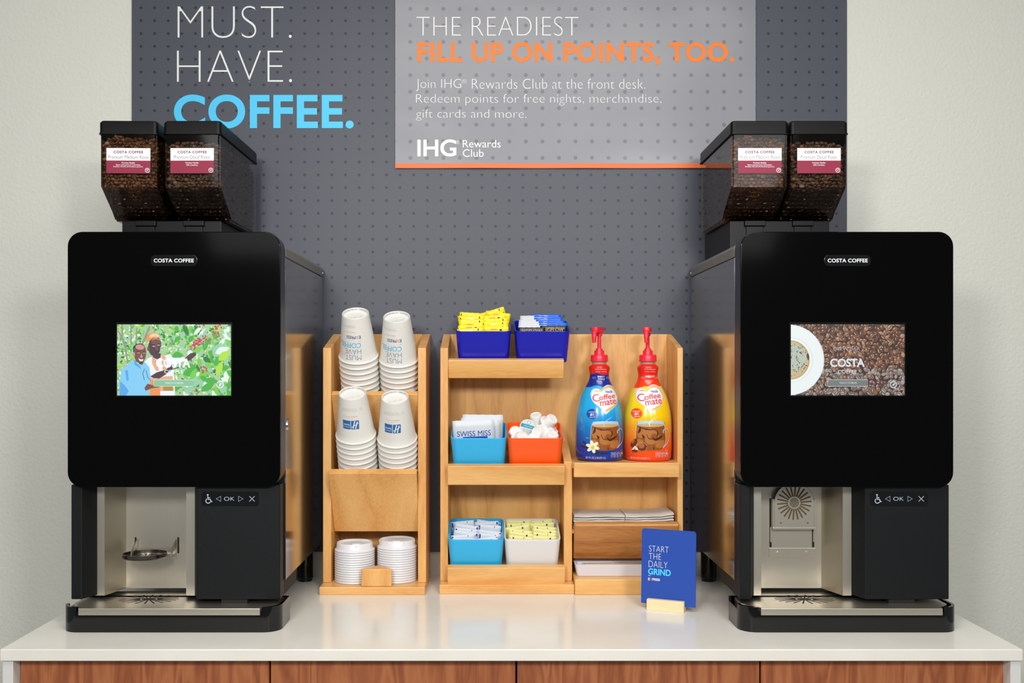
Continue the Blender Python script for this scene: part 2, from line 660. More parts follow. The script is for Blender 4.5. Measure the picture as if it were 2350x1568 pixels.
# worktop and cabinets
CX0, CX1, CY0 = -0.8735, 0.9445, 1.703
tag(part('worktop', box(nb(), CX0, CX1, CY0, 2.311, 0.899, COUNTER, 0.0015), quartz),
    'polished white worktop running under both coffee machines', 'worktop')
edges = [px(39, 1.72), px(619.5, 1.731), px(1185, 1.731), px(1744.5, 1.731), px(2311.5, 1.72)]
cab_names = ['walnut-fronted base cabinet at the far left end under the worktop',
             'walnut-fronted base cabinet second from the left end of the worktop',
             'walnut-fronted base cabinet second from the right end of the worktop',
             'walnut-fronted base cabinet at the far right end under the worktop']
for k in range(4):
    a, b = edges[k], edges[k + 1]
    t = thing('base_cabinet', cab_names[k], 'cabinet', ((a + b) / 2, 2.0, 0), group='walnut base cabinets')
    L = Matrix.Translation(-t.location)
    ca, cb = a + 0.0005, b - 0.0005
    part('carcass', xform(box(nb(), ca + (0.012 if k == 0 else 0), cb - (0.012 if k == 3 else 0), 1.752, 2.308, 0.0, 0.8985), L), gap_m, t)
    fa = px(47, 1.731) if k == 0 else a + 0.0017
    fb = px(2304.5, 1.731) if k == 3 else b - 0.0017
    part('door_front', xform(box(nb(), fa, fb, 1.731, 1.7515, 0.09, 0.8965, 0.0008), L), walnut, t)
    if k == 0:
        part('end_panel', xform(box(nb(), px(5.7, 1.707), px(30, 1.707), 1.707, 2.308, 0.0, 0.8988, 0.0006), L), edge_m, t, label='white end panel')
    if k == 3:
        part('end_panel', xform(box(nb(), px(2319, 1.707), px(2343, 1.707), 1.707, 2.308, 0.0, 0.8988, 0.0006), L), edge_m, t, label='white end panel')

# ------------------------------------------------------------------ coffee machines
MD = 1.80       # depth of the machine frame's origin
def icon_wheelchair(bm, x, y, s, mi=0):
    poly(bm, ellipse(x - 0.08 * s, y + 0.84 * s, 0.12 * s, n=14), 0, mi)
    stroke(bm, [(x - 0.08 * s, y + 0.66 * s), (x - 0.04 * s, y + 0.26 * s), (x + 0.24 * s, y + 0.26 * s), (x + 0.40 * s, y - 0.06 * s), (x + 0.52 * s, y - 0.02 * s)], 0.13 * s, 0, mi)
    stroke(bm, [(x - 0.06 * s, y + 0.48 * s), (x + 0.22 * s, y + 0.48 * s)], 0.11 * s, 0, mi)
    ring2d(bm, x - 0.02 * s, y + 0.06 * s, 0.26 * s, 0.36 * s, 0, mi, 24, 2.2, 5.9)

def seal(bm, x, y, r, z=0, mi=0):
    ring2d(bm, x, y, r * 0.84, r, z, mi, 28)
    ring2d(bm, x, y, r * 0.52, r * 0.60, z, mi, 24, 0.3, 2.8)
    for k in range(10):
        a = 2 * PI * k / 10
        poly(bm, ellipse(x + r * 0.71 * cos(a), y + r * 0.71 * sin(a), r * 0.06, r * 0.09, a, 8), z, mi)
    poly(bm, ellipse(x, y, r * 0.36, r * 0.17, 0.75, 16), z, mi)
    poly(bm, ellipse(x - r * 0.12, y - r * 0.22, r * 0.26, r * 0.10, -0.3, 12), z, mi)

def star_slots(cx, cy, r0, r1, n, w, z, mi=0, bm=None, sq=1.0):
    for k in range(n):
        a = 2 * PI * k / n + 0.08
        stroke(bm, [(cx + r0 * cos(a), cy + r0 * sin(a) * sq), (cx + r1 * cos(a), cy + r1 * sin(a) * sq)], w, z, mi)

def screen_farm(parent):
    """the left machine's idle picture: two men beside a coffee bush"""
    rnd = random.Random(5)
    E = 0.95
    cols = {'bg': (168, 205, 150), 'lf1': (70, 178, 62), 'lf2': (118, 205, 80), 'lf3': (176, 226, 60), 'lf4': (150, 205, 170),
            'lf5': (44, 120, 58), 'pale': (226, 246, 232), 'trunk': (150, 150, 138), 'red': (200, 62, 88), 'skin': (120, 78, 70), 'skin2': (78, 56, 66),
            'shirt': (132, 206, 246), 'shirt2': (88, 168, 236), 'white': (238, 244, 252), 'cap': (238, 150, 84), 'cap2': (250, 206, 160), 'scarf': (232, 176, 140),
            'dark': (40, 36, 48), 'hair': (58, 62, 78), 'lite': (206, 150, 140), 'earth': (150, 138, 140), 'ink': (252, 254, 255), 'mustard': (176, 140, 60), 'button': (140, 196, 160)}
    names = list(cols)
    mats = [mat('screen ' + n, cols[n], 0.4, emit=E) for n in names]
    ix = {n: i for i, n in enumerate(names)}
    W, H = 2235.0, 1380.0
    def c(p):      # drawing units: the picture is 2235 wide and 1380 high, y down
        return (max(0, min(W, p[0])), H - max(0, min(H, p[1])))
    bm = nb()
    zc = [0.0]
    def P(pts, n, dz=1.0):
        zc[0] += dz
        q = [c(p) for p in pts]
        try:
            poly(bm, q, zc[0], ix[n])
        except ValueError:
            pass
    def S(pts, w, n):
        zc[0] += 1.0
        stroke(bm, [c(p) for p in pts], w, zc[0], ix[n])
    def leaf(x, y, l, w, a, n):
        pts = []
        for i in range(7):
            t = i / 6
            pts.append((t * l, w * sin(PI * t ** 0.85) * 0.5))
        pts += [(t * l, -w * sin(PI * t ** 0.85) * 0.5) for t in (5 / 6, 4 / 6, 3 / 6, 2 / 6, 1 / 6)]
        P([(x + u * cos(a) - v * sin(a), y + u * sin(a) + v * cos(a)) for u, v in pts], n, 0.3)
    P([(0, 0), (W, 0), (W, H), (0, H)], 'bg')
    for k in range(1500):
        x, y = rnd.uniform(0, W), rnd.uniform(0, H)
        n = rnd.choice(['lf1', 'lf1', 'lf2', 'lf2', 'pale', 'lf4', 'lf5', 'pale', 'lf4', 'lf3'] if y < 1050 else ['earth', 'pale', 'lf4', 'lf1', 'lf5', 'lf2', 'earth'])
        s = rnd.uniform(22, 72)
        leaf(x, y, s * 1.5, s * 0.7, rnd.uniform(0, 6.3), n)
    for pts, w in (([(640, 40), (560, 230), (480, 420)], 40), ([(20, 120), (120, 300), (170, 480), (210, 760)], 34), ([(100, 0), (105, 240)], 30),
                   ([(270, 0), (280, 400)], 26), ([(390, 60), (380, 330)], 26), ([(1330, 210), (1180, 320), (1020, 400)], 24), ([(730, 0), (735, 260)], 20)):
        S(pts, w, 'trunk')
    # big bush at the right
    for k in range(120):
        x, y = rnd.uniform(1150, W), rnd.uniform(0, H * 0.95)
        if x < 1450 and y > 350 and rnd.random() < 0.75:
            continue
        leaf(x, y, rnd.uniform(130, 250), rnd.uniform(70, 120), rnd.choice([0.5, 0.9, 2.2, 2.6, 5.6, 1.5]) + rnd.uniform(-0.4, 0.4), rnd.choice(['lf1', 'lf1', 'lf2', 'lf4', 'lf5', 'lf4', 'pale']))
    for a in ((1900, 640, 330, 190, 5.2, 'lf4'), (1930, 560, 300, 150, 5.9, 'pale'), (1990, 700, 300, 160, 5.6, 'lf3'), (1290, 960, 330, 170, -0.2, 'lf1'), (1340, 800, 260, 140, 0.3, 'lf1'),
              (1440, 1080, 260, 110, 5.2, 'lf2'), (1700, 1080, 300, 130, 0.1, 'lf1'), (1650, 1300, 330, 140, 5.7, 'lf1'), (1950, 1000, 330, 120, 5.1, 'lf3'), (1480, 560, 230, 120, 5.7, 'lf2'), (1600, 640, 240, 100, 1.4, 'lf2'), (1080, 600, 230, 140, 0.0, 'lf1')):
        leaf(*a)
    for cx, cy, n in ((1560, 370, 16), (1640, 330, 14), (1930, 190, 10), (1500, 420, 9), (2000, 60, 9), (1720, 880, 9), (1760, 280, 8), (1660, 30, 6)):
        for k in range(n):
            P(ellipse(cx + rnd.uniform(-75, 75), cy + rnd.uniform(-60, 60), 19, n=10), 'red', 0.2)
    # man at the back: orange cap, white shirt, scarf
    P([(520, 760), (600, 660), (720, 610), (980, 600), (1130, 650), (1330, 640), (1400, 690), (1190, 760), (1100, 860), (1130, 1080), (1140, 1380), (640, 1380), (620, 1000)], 'white')
    P([(640, 1030), (1090, 1000), (1120, 1290), (880, 1290), (640, 1380)], 'scarf')
    P([(640, 1090), (840, 1050), (850, 1380), (645, 1380)], 'cap')
    P([(900, 1180), (1090, 1170), (1100, 1290), (910, 1290)], 'mustard')
    P([(680, 590), (770, 680), (830, 900), (760, 900), (690, 760)], 'scarf')
    P([(880, 560), (960, 640), (980, 900), (900, 900), (870, 690)], 'scarf')
    P([(690, 560), (860, 560), (860, 640), (790, 680), (710, 640)], 'skin2')
    P(ellipse(740, 420, 125, 195, 0.12, 28), 'skin2')
    P(ellipse(770, 330, 92, 60, 0.1, 20), 'lite', 0.5)
    P(ellipse(775, 350, 100, 62, 0.1, 20), 'skin', 0.5)
    P(ellipse(725, 425, 26, 11, 0, 14), 'white', 0.5); P(ellipse(820, 405, 24, 10, 0, 14), 'white', 0.5)
    P(ellipse(728, 425, 11, 10, 0, 10), 'dark', 0.5); P(ellipse(822, 405, 11, 10, 0, 10), 'dark', 0.5)
    S([(690, 398), (730, 385), (765, 398)], 12, 'dark'); S([(795, 385), (830, 370), (855, 380)], 12, 'dark')
    P([(775, 400), (805, 480), (790, 500), (752, 488)], 'skin', 0.5)
    S([(745, 545), (790, 535), (835, 520)], 14, 'dark')
    P(ellipse(615, 470, 26, 44, 0, 14), 'skin', 0.5)
    P([(600, 360), (575, 260), (610, 190), (700, 162), (790, 185), (826, 262), (700, 270), (640, 320)], 'cap')
    P([(640, 260), (650, 200), (720, 172), (790, 190), (815, 245), (720, 240)], 'cap2', 0.5)
    # arms of the man at the back
    P([(650, 1010), (780, 930), (960, 880), (1010, 830), (1080, 770), (1120, 800), (1090, 870), (1260, 800), (1270, 830), (1080, 880), (960, 970), (830, 1050), (720, 1040)], 'skin2')
    P([(1330, 660), (1440, 560), (1540, 540), (1560, 590), (1450, 690), (1380, 720)], 'skin2')
    # man in front: light blue shirt
    P([(50, 1380), (45, 1150), (90, 880), (250, 740), (320, 680), (440, 780), (560, 740), (640, 840), (660, 1040), (630, 1380)], 'shirt')
    P([(50, 1380), (60, 1100), (150, 1180), (230, 1290), (180, 1380)], 'shirt2', 0.5)
    P([(330, 690), (450, 800), (480, 880), (420, 830), (340, 780)], 'shirt2', 0.5)
    P([(160, 900), (210, 880), (230, 1080), (190, 1100)], 'shirt2', 0.5)
    S([(540, 860), (505, 960), (540, 1080)], 10, 'dark'); S([(570, 880), (600, 1020), (660, 1090)], 9, 'dark')
    P([(345, 640), (545, 640), (500, 790), (440, 770)], 'skin')
    P(ellipse(455, 560, 118, 195, 0.05, 28), 'skin')
    P([(318, 540), (316, 430), (380, 375), (470, 368), (550, 420), (470, 400), (390, 420), (345, 480), (338, 560)], 'hair')
    P(ellipse(450, 440, 88, 52, 0.1, 20), 'lite', 0.5)
    P(ellipse(330, 580, 24, 46, 0, 14), 'lite', 0.5)
    P(ellipse(425, 555, 24, 9, 0, 14), 'white', 0.5); P(ellipse(535, 560, 22, 9, 0, 14), 'white', 0.5)
    P(ellipse(428, 555, 11, 9, 0, 10), 'dark', 0.5); P(ellipse(535, 560, 11, 9, 0, 10), 'dark', 0.5)
    S([(385, 532), (425, 518), (455, 530)], 10, 'dark'); S([(510, 532), (540, 520), (562, 532)], 10, 'dark')
    P([(478, 560), (505, 630), (490, 650), (450, 640)], 'lite', 0.5)
    P([(415, 655), (470, 680), (520, 672), (500, 715), (450, 715)], 'white', 0.5)
    P(ellipse(470, 745, 40, 14, 0, 14), 'dark', 0.5)
    # hand held out
    P([(540, 1230), (600, 1150), (700, 1180), (800, 1185), (860, 1205), (790, 1225), (680, 1240), (560, 1290)], 'skin')
    # lettering of the idle page
    zc[0] += 3
    def T(s, x0, x1, y0, y1, off, n='ink'):
        zc[0] += 1
        text(bm, s, x0, x1, H - y1, H - y0, off, zc[0], ix[n])
    T('BREW BAR', 850, 1470, 445, 505, -0.03, 'pale')
    T('COSTA', 770, 1440, 660, 840, 0.03)
    T('COFFEE', 930, 1300, 885, 950, 0.01)
    P([(720, 1075), (1510, 1075), (1510, 1200), (720, 1200)], 'button')
    S([(720, 1075), (1510, 1075), (1510, 1200), (720, 1200), (720, 1075)], 7, 'pale')
    T('TOUCH TO BEGIN', 945, 1300, 1120, 1155, -0.005)
    zc[0] += 1
    seal(bm, 2025, H - 1165, 72, zc[0], ix['ink'])
    s = SX1 - SX0
    M = Matrix.Translation((SX0, 0.0328, SZ0)) @ Matrix.Rotation(PI / 2, 4, 'X') @ Matrix.Diagonal((s / W, (SZ1 - SZ0) / H, 0.0007 / zc[0], 1))
    return part('picture', xform(bm, M), mats, parent, label='lit picture of two men beside a leafy coffee bush')

def screen_beans(parent):
    """the right machine's idle picture: a white cup on roasted beans"""
    rnd = random.Random(11)
    E = 0.86
    cols = {'bg': (56, 38, 30), 'b1': (116, 74, 48), 'b2': (148, 100, 72), 'b3': (96, 62, 44), 'b4': (176, 132, 104), 'crease': (44, 28, 22), 'shine': (222, 200, 186),
            'saucer': (246, 252, 252), 'rim': (214, 238, 240), 'crema': (206, 192, 150), 'crema2': (190, 204, 188), 'edge': (206, 160, 96), 'bub': (72, 62, 52), 'ink': (226, 236, 244), 'plum': (96, 36, 60), 'button': (120, 126, 122),
            'g1': (146, 128, 120), 'g2': (166, 154, 148), 'g3': (124, 114, 108)}
    names = list(cols)
    mats = [mat('tile ' + n, cols[n], 0.4, emit=E) for n in names]
    ix = {n: i for i, n in enumerate(names)}
    W, H = 2220.0, 1380.0
    bm = nb()
    zc = [0.0]
    def cl(p):
        return (max(0, min(W, p[0])), H - max(0, min(H, p[1])))
    def P(pts, n, dz=1.0):
        zc[0] += dz
        q = []
        for p in pts:
            p = cl(p)
            if not q or (abs(p[0] - q[-1][0]) + abs(p[1] - q[-1][1])) > 0.5:
                q.append(p)
        if len(q) > 2:
            try:
                poly(bm, q, zc[0], ix[n])
            except ValueError:
                pass
    def S(pts, w, n):
        zc[0] += 0.3
        stroke(bm, [cl(p) for p in pts], w, zc[0], ix[n])
    P([(0, 0), (W, 0), (W, H), (0, H)], 'bg')
    spots = []
    for j in range(19):
        for i in range(30):
            spots.append((i * 76 + rnd.uniform(-26, 26) + (38 if j % 2 else 0), j * 74 + rnd.uniform(-26, 26)))
    rnd.shuffle(spots)
    for x, y in spots:
        if (x + 40) ** 2 + (y - 690) ** 2 < 660 ** 2 or x > W - 8 or y > H - 8:
            continue
        a = rnd.uniform(0, PI)
        l, w = rnd.uniform(40, 62), rnd.uniform(27, 42)
        pale = y > 830 and rnd.random() < 0.8
        n = rnd.choice(['g1', 'g2', 'g3']) if pale else rnd.choice(['b1', 'b2', 'b3', 'b1', 'b4', 'b2'])
        P(ellipse(x, y, l + 5, w + 5, a, 14), 'crease', 0.3)
        P(ellipse(x, y, l, w, a, 14), n, 0.3)
        if rnd.random() < 0.5:
            S([(x - l * 0.85 * cos(a), y - l * 0.85 * sin(a)), (x + 6 * sin(a), y - 6 * cos(a)), (x + l * 0.85 * cos(a), y + l * 0.85 * sin(a))], 8, 'crease')
            P(ellipse(x - w * 0.5 * sin(a), y + w * 0.5 * cos(a), l * 0.5, w * 0.13, a, 8), 'shine', 0.2)
        else:
            P(ellipse(x - w * 0.3, y - w * 0.35, l * 0.30, w * 0.22, a, 8), 'shine', 0.2)
    P(ellipse(-40, 690, 690, 686, 0, 64), 'rim')
    P(ellipse(-44, 690, 678, 676, 0, 64), 'saucer')
    P(ellipse(-10, 690, 440, 440, 0, 48), 'rim')
    P(ellipse(-14, 690, 428, 430, 0, 48), 'saucer')
    P(ellipse(-10, 690, 376, 380, 0, 48), 'edge')
    P(ellipse(-16, 690, 355, 362, 0, 48), 'crema')
    P(ellipse(60, 640, 230, 250, 0, 32), 'crema2', 0.5)
    P(ellipse(332, 620, 24, 62, -0.15, 16), 'bub', 0.5)
    for k in range(120):
        a, r = rnd.uniform(-PI / 2, PI / 2), 350 * math.sqrt(rnd.random())
        x, y = -14 + r * cos(a), 690 + r * sin(a)
        P(ellipse(x, y, rnd.choice([5, 6, 7, 8, 12]), n=8), 'bub', 0.2)
    zc[0] += 3
    def T(s, x0, x1, y0, y1, off, n='ink'):
        zc[0] += 1
        text(bm, s, x0, x1, H - y1, H - y0, off, zc[0], ix[n])
    T('BREW BAR', 835, 1345, 440, 505, -0.024)
    T('COSTA', 765, 1440, 665, 825, 0.03)
    T('COFFEE', 915, 1285, 885, 950, 0.008)
    P([(720, 1072), (1500, 1072), (1500, 1200), (720, 1200)], 'button')
    S([(720, 1072), (1500, 1072), (1500, 1200), (720, 1200), (720, 1072)], 7, 'rim')
    T('TOUCH TO BEGIN', 940, 1285, 1115, 1152, -0.005)
    T('EYA', 1510, 1830, 1065, 1215, 0.0, 'plum')
    zc[0] += 1
    seal(bm, 2000, H - 1165, 68, zc[0], ix['ink'])
    M = Matrix.Translation((SX0, 0.0328, SZ0)) @ Matrix.Rotation(PI / 2, 4, 'X') @ Matrix.Diagonal(((SX1 - SX0) / W, (SZ1 - SZ0) / H, 0.0007 / zc[0], 1))
    return part('picture', xform(bm, M), mats, parent, label='lit picture of a white cup on roasted beans')

SX0, SX1 = 0.0957, 0.3133
SZ0, SZ1 = 1.3675 - COUNTER, 1.5035 - COUNTER
MW = 0.4075

def coffee_machine(x0, label, shelf_down):
    t = thing('coffee_machine', label, 'coffee machine', (x0, MD, COUNTER), group='black coffee machines')
    # drip base
    bm = nb()
    out = rrect(-0.005, MW + 0.003, 0.012, 0.106, 0.032, 8, (1, 1, 0, 0))
    prism(bm, out, 'z', 0.0, 0.038)
    rim_in = rrect(0.0005, MW - 0.0025, 0.0165, 0.106, 0.028, 8, (1, 1, 0, 0))
    # raised lip round the front and the sides
    loops = []
    n = len(out)
    a = [bm.verts.new((p[0], p[1], 0.038)) for p in out]
    b = [bm.verts.new((p[0], p[1], 0.0475)) for p in out]
    c = [bm.verts.new((p[0], p[1], 0.0475)) for p in rim_in]
    d = [bm.verts.new((p[0], p[1], 0.038)) for p in rim_in]
    for i in range(n - 1):
        if abs(out[i][1] - 0.012) < 1e-6 and abs(out[i + 1][1] - 0.012) < 1e-6 and abs(out[i][0] - out[i + 1][0]) > 0.1:
            continue
        for q in ((a, b), (b, c), (c, d)):
            bm.faces.new((q[0][i], q[0][i + 1], q[1][i + 1], q[1][i]))
    box(bm, 0.03, 0.27, 0.106, 0.156, 0.0, 0.038)
    bmesh.ops.recalc_face_normals(bm, faces=bm.faces)
    bp = part('drip_base', bm, gloss, t, smooth='w')
    bm = nb()
    prism(bm, [(0.006, 0.052), (0.036, 0.0155), (0.374, 0.0155), (0.400, 0.045), (0.400, 0.105), (0.268, 0.106), (0.268, 0.152), (0.034, 0.152), (0.034, 0.106), (0.006, 0.105)], 'z', 0.0385, 0.0455)
    tr = part('drip_tray', bm, steel, bp, label='brushed steel drip tray')
    bm = nb()
    star_slots(0.138, 0.084, 0.017, 0.058, 20, 0.0028, 0.0458, 0, bm, 0.62)
    poly(bm, ellipse(0.138, 0.084, 0.014, 0.009), 0.0458)
    bm.normal_update()
    part('drain_slots', bm, dark_m, bp)
    part('front_lip', box(nb(), 0.032, 0.3745, 0.0075, 0.0125, 0.0335, 0.0465, 0.0008), steel, bp, label='bright steel edge strip')
    # housing
    bm = nb()
    box(bm, 0.003, MW - 0.003, 0.20, 0.488, 0.0845, 0.717)
    box(bm, 0.003, MW - 0.003, 0.0795, 0.20, 0.275, 0.717)
    box(bm, 0.232, MW - 0.003, 0.083, 0.20, 0.056, 0.275)
    box(bm, 0.003, 0.036, 0.1, 0.20, 0.056, 0.275)
    box(bm, 0.02, 0.25, 0.162, 0.20, 0.05, 0.275)
    box(bm, 0.29, 0.34, 0.05, 0.09, 0.038, 0.056)
    part('housing', bm, dark_m, t)
    for xs, nm in ((0.0, 0), (MW - 0.0025, 1)):
        bm = box(nb(), xs, xs + 0.0025, 0.0795, 0.489, 0.0845, 0.7165, 0.0006)
        sp = part('side_panel', bm, steel_side, t, label='polished steel side panel')
        if nm:
            bm = nb()
            bmesh.ops.create_cone(bm, cap_ends=True, segments=24, radius1=0.0125, radius2=0.011, depth=0.004,
                                  matrix=Matrix.Translation((MW + 0.0015, 0.096, 0.388)) @ Matrix.Rotation(PI / 2, 4, 'Y'))
            part('lock', bm, chrome, sp, label='round chrome lock')
        ex = xs - 0.0008 if nm == 0 else xs + 0.0008
        part('edge_strip', box(nb(), ex, ex + 0.0025, 0.0797, 0.0855, 0.0845, 0.30), chrome, sp)
    cover = []
    for (x, z) in ((-0.001, 0.718), (-0.001, 0.735), (0.004, 0.742), (0.03, 0.7515), (MW - 0.03, 0.7515), (MW - 0.004, 0.742), (MW + 0.001, 0.735), (MW + 0.001, 0.718)):
        cover.append((x, z))
    cv = part('top_cover', prism(nb(), cover, 'y', 0.0795, 0.491, 0.001, 1), lid_m, t, label='grey metal top cover')
    for xs in (-0.0015, MW + 0.0015):
        bm = nb()
        bmesh.ops.create_uvsphere(bm, u_segments=10, v_segments=6, radius=0.003, matrix=Matrix.Translation((xs, 0.484, 0.726)))
        part('screw', bm, chrome, cv, smooth=True)
    for fx in (0.034, MW - 0.034):
        bm = nb()
        lathe(bm, [(0, 0), (0.0165, 0), (0.0165, 0.006), (0.0185, 0.008), (0.0185, 0.0845), (0, 0.0845)], 24, (fx, 0.455, 0))
        part('foot', bm, gloss, t, smooth=True)
    # lower front: column, keypad block, niche
    bm = prism(nb(), [(0.002, 0.046), (0.022, 0.046), (0.038, 0.081), (0.038, 0.0995), (0.002, 0.0995)], 'z', 0.0545, 0.275, 0.0012, 1)
    part('column', bm, button_m, t)
    bm = prism(nb(), [(0.2295, 0.0825), (0.2435, 0.046), (MW - 0.003, 0.046), (MW - 0.003, 0.0825)], 'z', 0.0545, 0.275, 0.0012, 1)
    kp = part('keypad_block', bm, button_m, t)
    bm = nb()
    prism(bm, rrect(0.253, 0.3635, 0.2345, 0.262, 0.006), 'y', 0.0452, 0.0462)
    kd = part('keypad', bm, gloss, kp, label='glossy key strip')
    bm = nb()
    icon_wheelchair(bm, 0.2665, 0.2435, 0.0145)
    stroke(bm, [(0.2905, 0.2433), (0.2905, 0.2533), (0.2815, 0.2483)], 0.0009, closed=True)
    stroke(bm, [(0.3245, 0.2433), (0.3245, 0.2533), (0.3335, 0.2483)], 0.0009, closed=True)
    stroke(bm, [(0.3455, 0.2433), (0.3555, 0.2533)], 0.0010)
    stroke(bm, [(0.3455, 0.2533), (0.3555, 0.2433)], 0.0010)
    text(bm, 'OK', 0.2968, 0.3168, 0.2447, 0.2520, -0.012)
    facing(bm, 0.0449)
    part('key_symbols', bm, mat('key ink', (190, 205, 220), 0.4), kp, label='pale wheelchair, arrow, OK and cross symbols')
    plan = [(0.038, 0.0805), (0.0525, 0.0805), (0.0705, 0.145), (0.1925, 0.145), (0.2125, 0.0805), (0.2295, 0.0805)]
    back = [(0.2295, 0.0822), (0.2140, 0.0822), (0.1940, 0.1468), (0.0690, 0.1468), (0.0510, 0.0822), (0.038, 0.0822)]
    bm = prism(nb(), plan + back, 'z', 0.0535, 0.2745)
    nic = part('steel_niche', bm, steel, t, label='brushed steel niche lining')
    if shelf_down:
        for sx in (0.0895, 0.176):
            bm = prism(nb(), rrect(sx - 0.0018, sx + 0.0018, 0.124, 0.157, 0.0017, 4), 'y', 0.1446, 0.1452)
            part('slot', bm, dark_m, nic)
        cs = t
        c = Vector((0.1255, 0.098, 0.126))
        bm = nb()
        M = Matrix.Translation(c) @ Matrix.Rotation(-0.03, 4, 'X')
        lathe(bm, [(0.0, -0.001), (0.040, -0.001), (0.0425, 0.001), (0.0425, 0.008), (0.0412, 0.008), (0.0408, 0.001), (0.0, 0.001)], 40)
        xform(bm, M)
        sh = part('cup_shelf', bm, mat('dull chrome', (118, 112, 104), 0.25, metal=1.0), t, smooth=True, label='round fold-down cup shelf')
        bm = nb()
        star_slots(0, 0, 0.012, 0.032, 18, 0.0022, 0.0013, 0, bm)
        bm.normal_update()
        part('drain_slots', xform(bm, M), dark_m, sh)
        bm = nb()
        for s, sx in ((-1, 0.0895), (1, 0.176)):
            prism(bm, [(c.y + 0.012, c.z), (c.y + 0.012, c.z + 0.008), (0.1435, c.z + 0.027), (0.1435, c.z + 0.012)], 'x', sx - 0.001 - (0.004 * s), sx + 0.001 - (0.004 * s))
        box(bm, 0.0925, 0.173, 0.128, 0.1435, 0.1245, 0.1262)
        part('shelf_arm', bm, steel, sh)
    else:
        for sx in (0.0895, 0.176):
            bm = prism(nb(), rrect(sx - 0.0022, sx + 0.0022, 0.136, 0.236, 0.0020, 4), 'y', 0.1444, 0.1452)
            part('slot', bm, dark_m, nic)
        bm = box(nb(), 0.086, 0.181, 0.1432, 0.145, 0.116, 0.135, 0.0006)
        mp_ = part('mounting_plate', bm, steel, nic)
        for sx in (0.1045, 0.1625):
            bm = nb()
            bmesh.ops.create_cone(bm, cap_ends=True, segments=18, radius1=0.0036, radius2=0.003, depth=0.0024,
                                  matrix=Matrix.Translation((sx, 0.1422, 0.1255)) @ Matrix.Rotation(PI / 2, 4, 'X'))
            bmesh.ops.recalc_face_normals(bm, faces=bm.faces)
            part('screw', bm, steel, nic)
        bm = nb()
        cx, cz, r = 0.1325, 0.229, 0.0400
        o = [(cx - r, 0.1785), (cx + r, 0.1785)] + [(cx + r * cos(a), cz + r * sin(a)) for a in [PI * k / 24 for k in range(25)]]
        prism(bm, o, 'y', 0.1285, 0.1305, 0.0005, 1)
        box(bm, cx - r - 0.003, cx + r + 0.003, 0.1275, 0.131, 0.1755, 0.1795, 0.0006)
        for s in (-1, 1):
            box(bm, cx + s * (r + 0.0015) - 0.0014, cx + s * (r + 0.0015) + 0.0014, 0.129, 0.1435, 0.178, 0.236)
            box(bm, cx + s * 0.0435 - 0.0012, cx + s * 0.0435 + 0.0012, 0.137, 0.1435, 0.148, 0.178)
        sh = part('cup_shelf', bm, steel, t, label='round cup shelf folded up against the niche')
        bm = nb()
        star_slots(cx, cz, 0.0125, 0.0345, 22, 0.0030, 0, 0, bm)
        for sx in (0.1055, 0.1595):
            poly(bm, ellipse(sx, 0.1885, 0.0016, n=12), 0)
        facing(bm, 0.1281)
        part('drain_slots', bm, mat('slot shade', (92, 74, 40), 0.6), sh)
        bm = nb()
        poly(bm, ellipse(cx, cz, 0.0098, n=28), 0)
        facing(bm, 0.1282)
        part('shelf_boss', bm, mat('worn steel', (150, 142, 124), 0.4, metal=1.0), sh)
    # door
    bm = prism(nb(), rrect(0.0, MW, 0.2715, 0.7595, 0.030, 8), 'y', 0.039, 0.0795, 0.0012, 1)
    part('door_shell', bm, shell_m, t)
    bm = prism(nb(), rrect(0.0003, MW - 0.0003, 0.272, 0.761, 0.028, 8), 'y', 0.0335, 0.0392, 0.0016, 2)
    dr = part('door', bm, panel_m, t, label='black rounded door face')
    bm = nb()
    prism(bm, rrect(0.1595, 0.2490, 0.6945, 0.7165, 0.0088, 6), 'y', 0.0324, 0.0340, 0.0009, 2)
    part('badge', bm, gloss, dr, smooth='w', label='raised oblong name badge')
    bm = nb()
    text(bm, 'COSTA COFFEE', 0.1660, 0.2425, 0.7020, 0.7092, 0.022, ls=1.05)
    facing(bm, 0.0322)
    part('lettering', bm, white_ink, dr, label='white company name')
    sb = part('screen', box(nb(), SX0 - 0.0025, SX1 + 0.0025, 0.0330, 0.0342, SZ0 - 0.0025, SZ1 + 0.004), mat('screen bezel', (7, 8, 8), 0.25, spec=0.2), t)
    (screen_farm if shelf_down else screen_beans)(sb)
    # hopper base
    bm = nb()
    box(bm, 0.0285, 0.2395, 0.231, 0.47, 0.7515, 0.812, 0.002)
    hb = part('hopper_base', bm, blacky, t, smooth='w')
    for hx in (0.0585, 0.160):
        bm = nb()
        box(bm, hx, hx + 0.044, 0.2225, 0.2305, 0.800, 0.8115, 0.0015)
        box(bm, hx + 0.004, hx + 0.040, 0.2265, 0.2310, 0.772, 0.800, 0.001)
        part('latch', bm, blacky, hb)
    return t

LX, RX = -0.8115, 0.4765
coffee_machine(LX, 'black coffee machine at the left whose screen shows two men in a coffee bush', True)
coffee_machine(RX, 'black coffee machine at the right whose screen shows a white cup on beans', False)

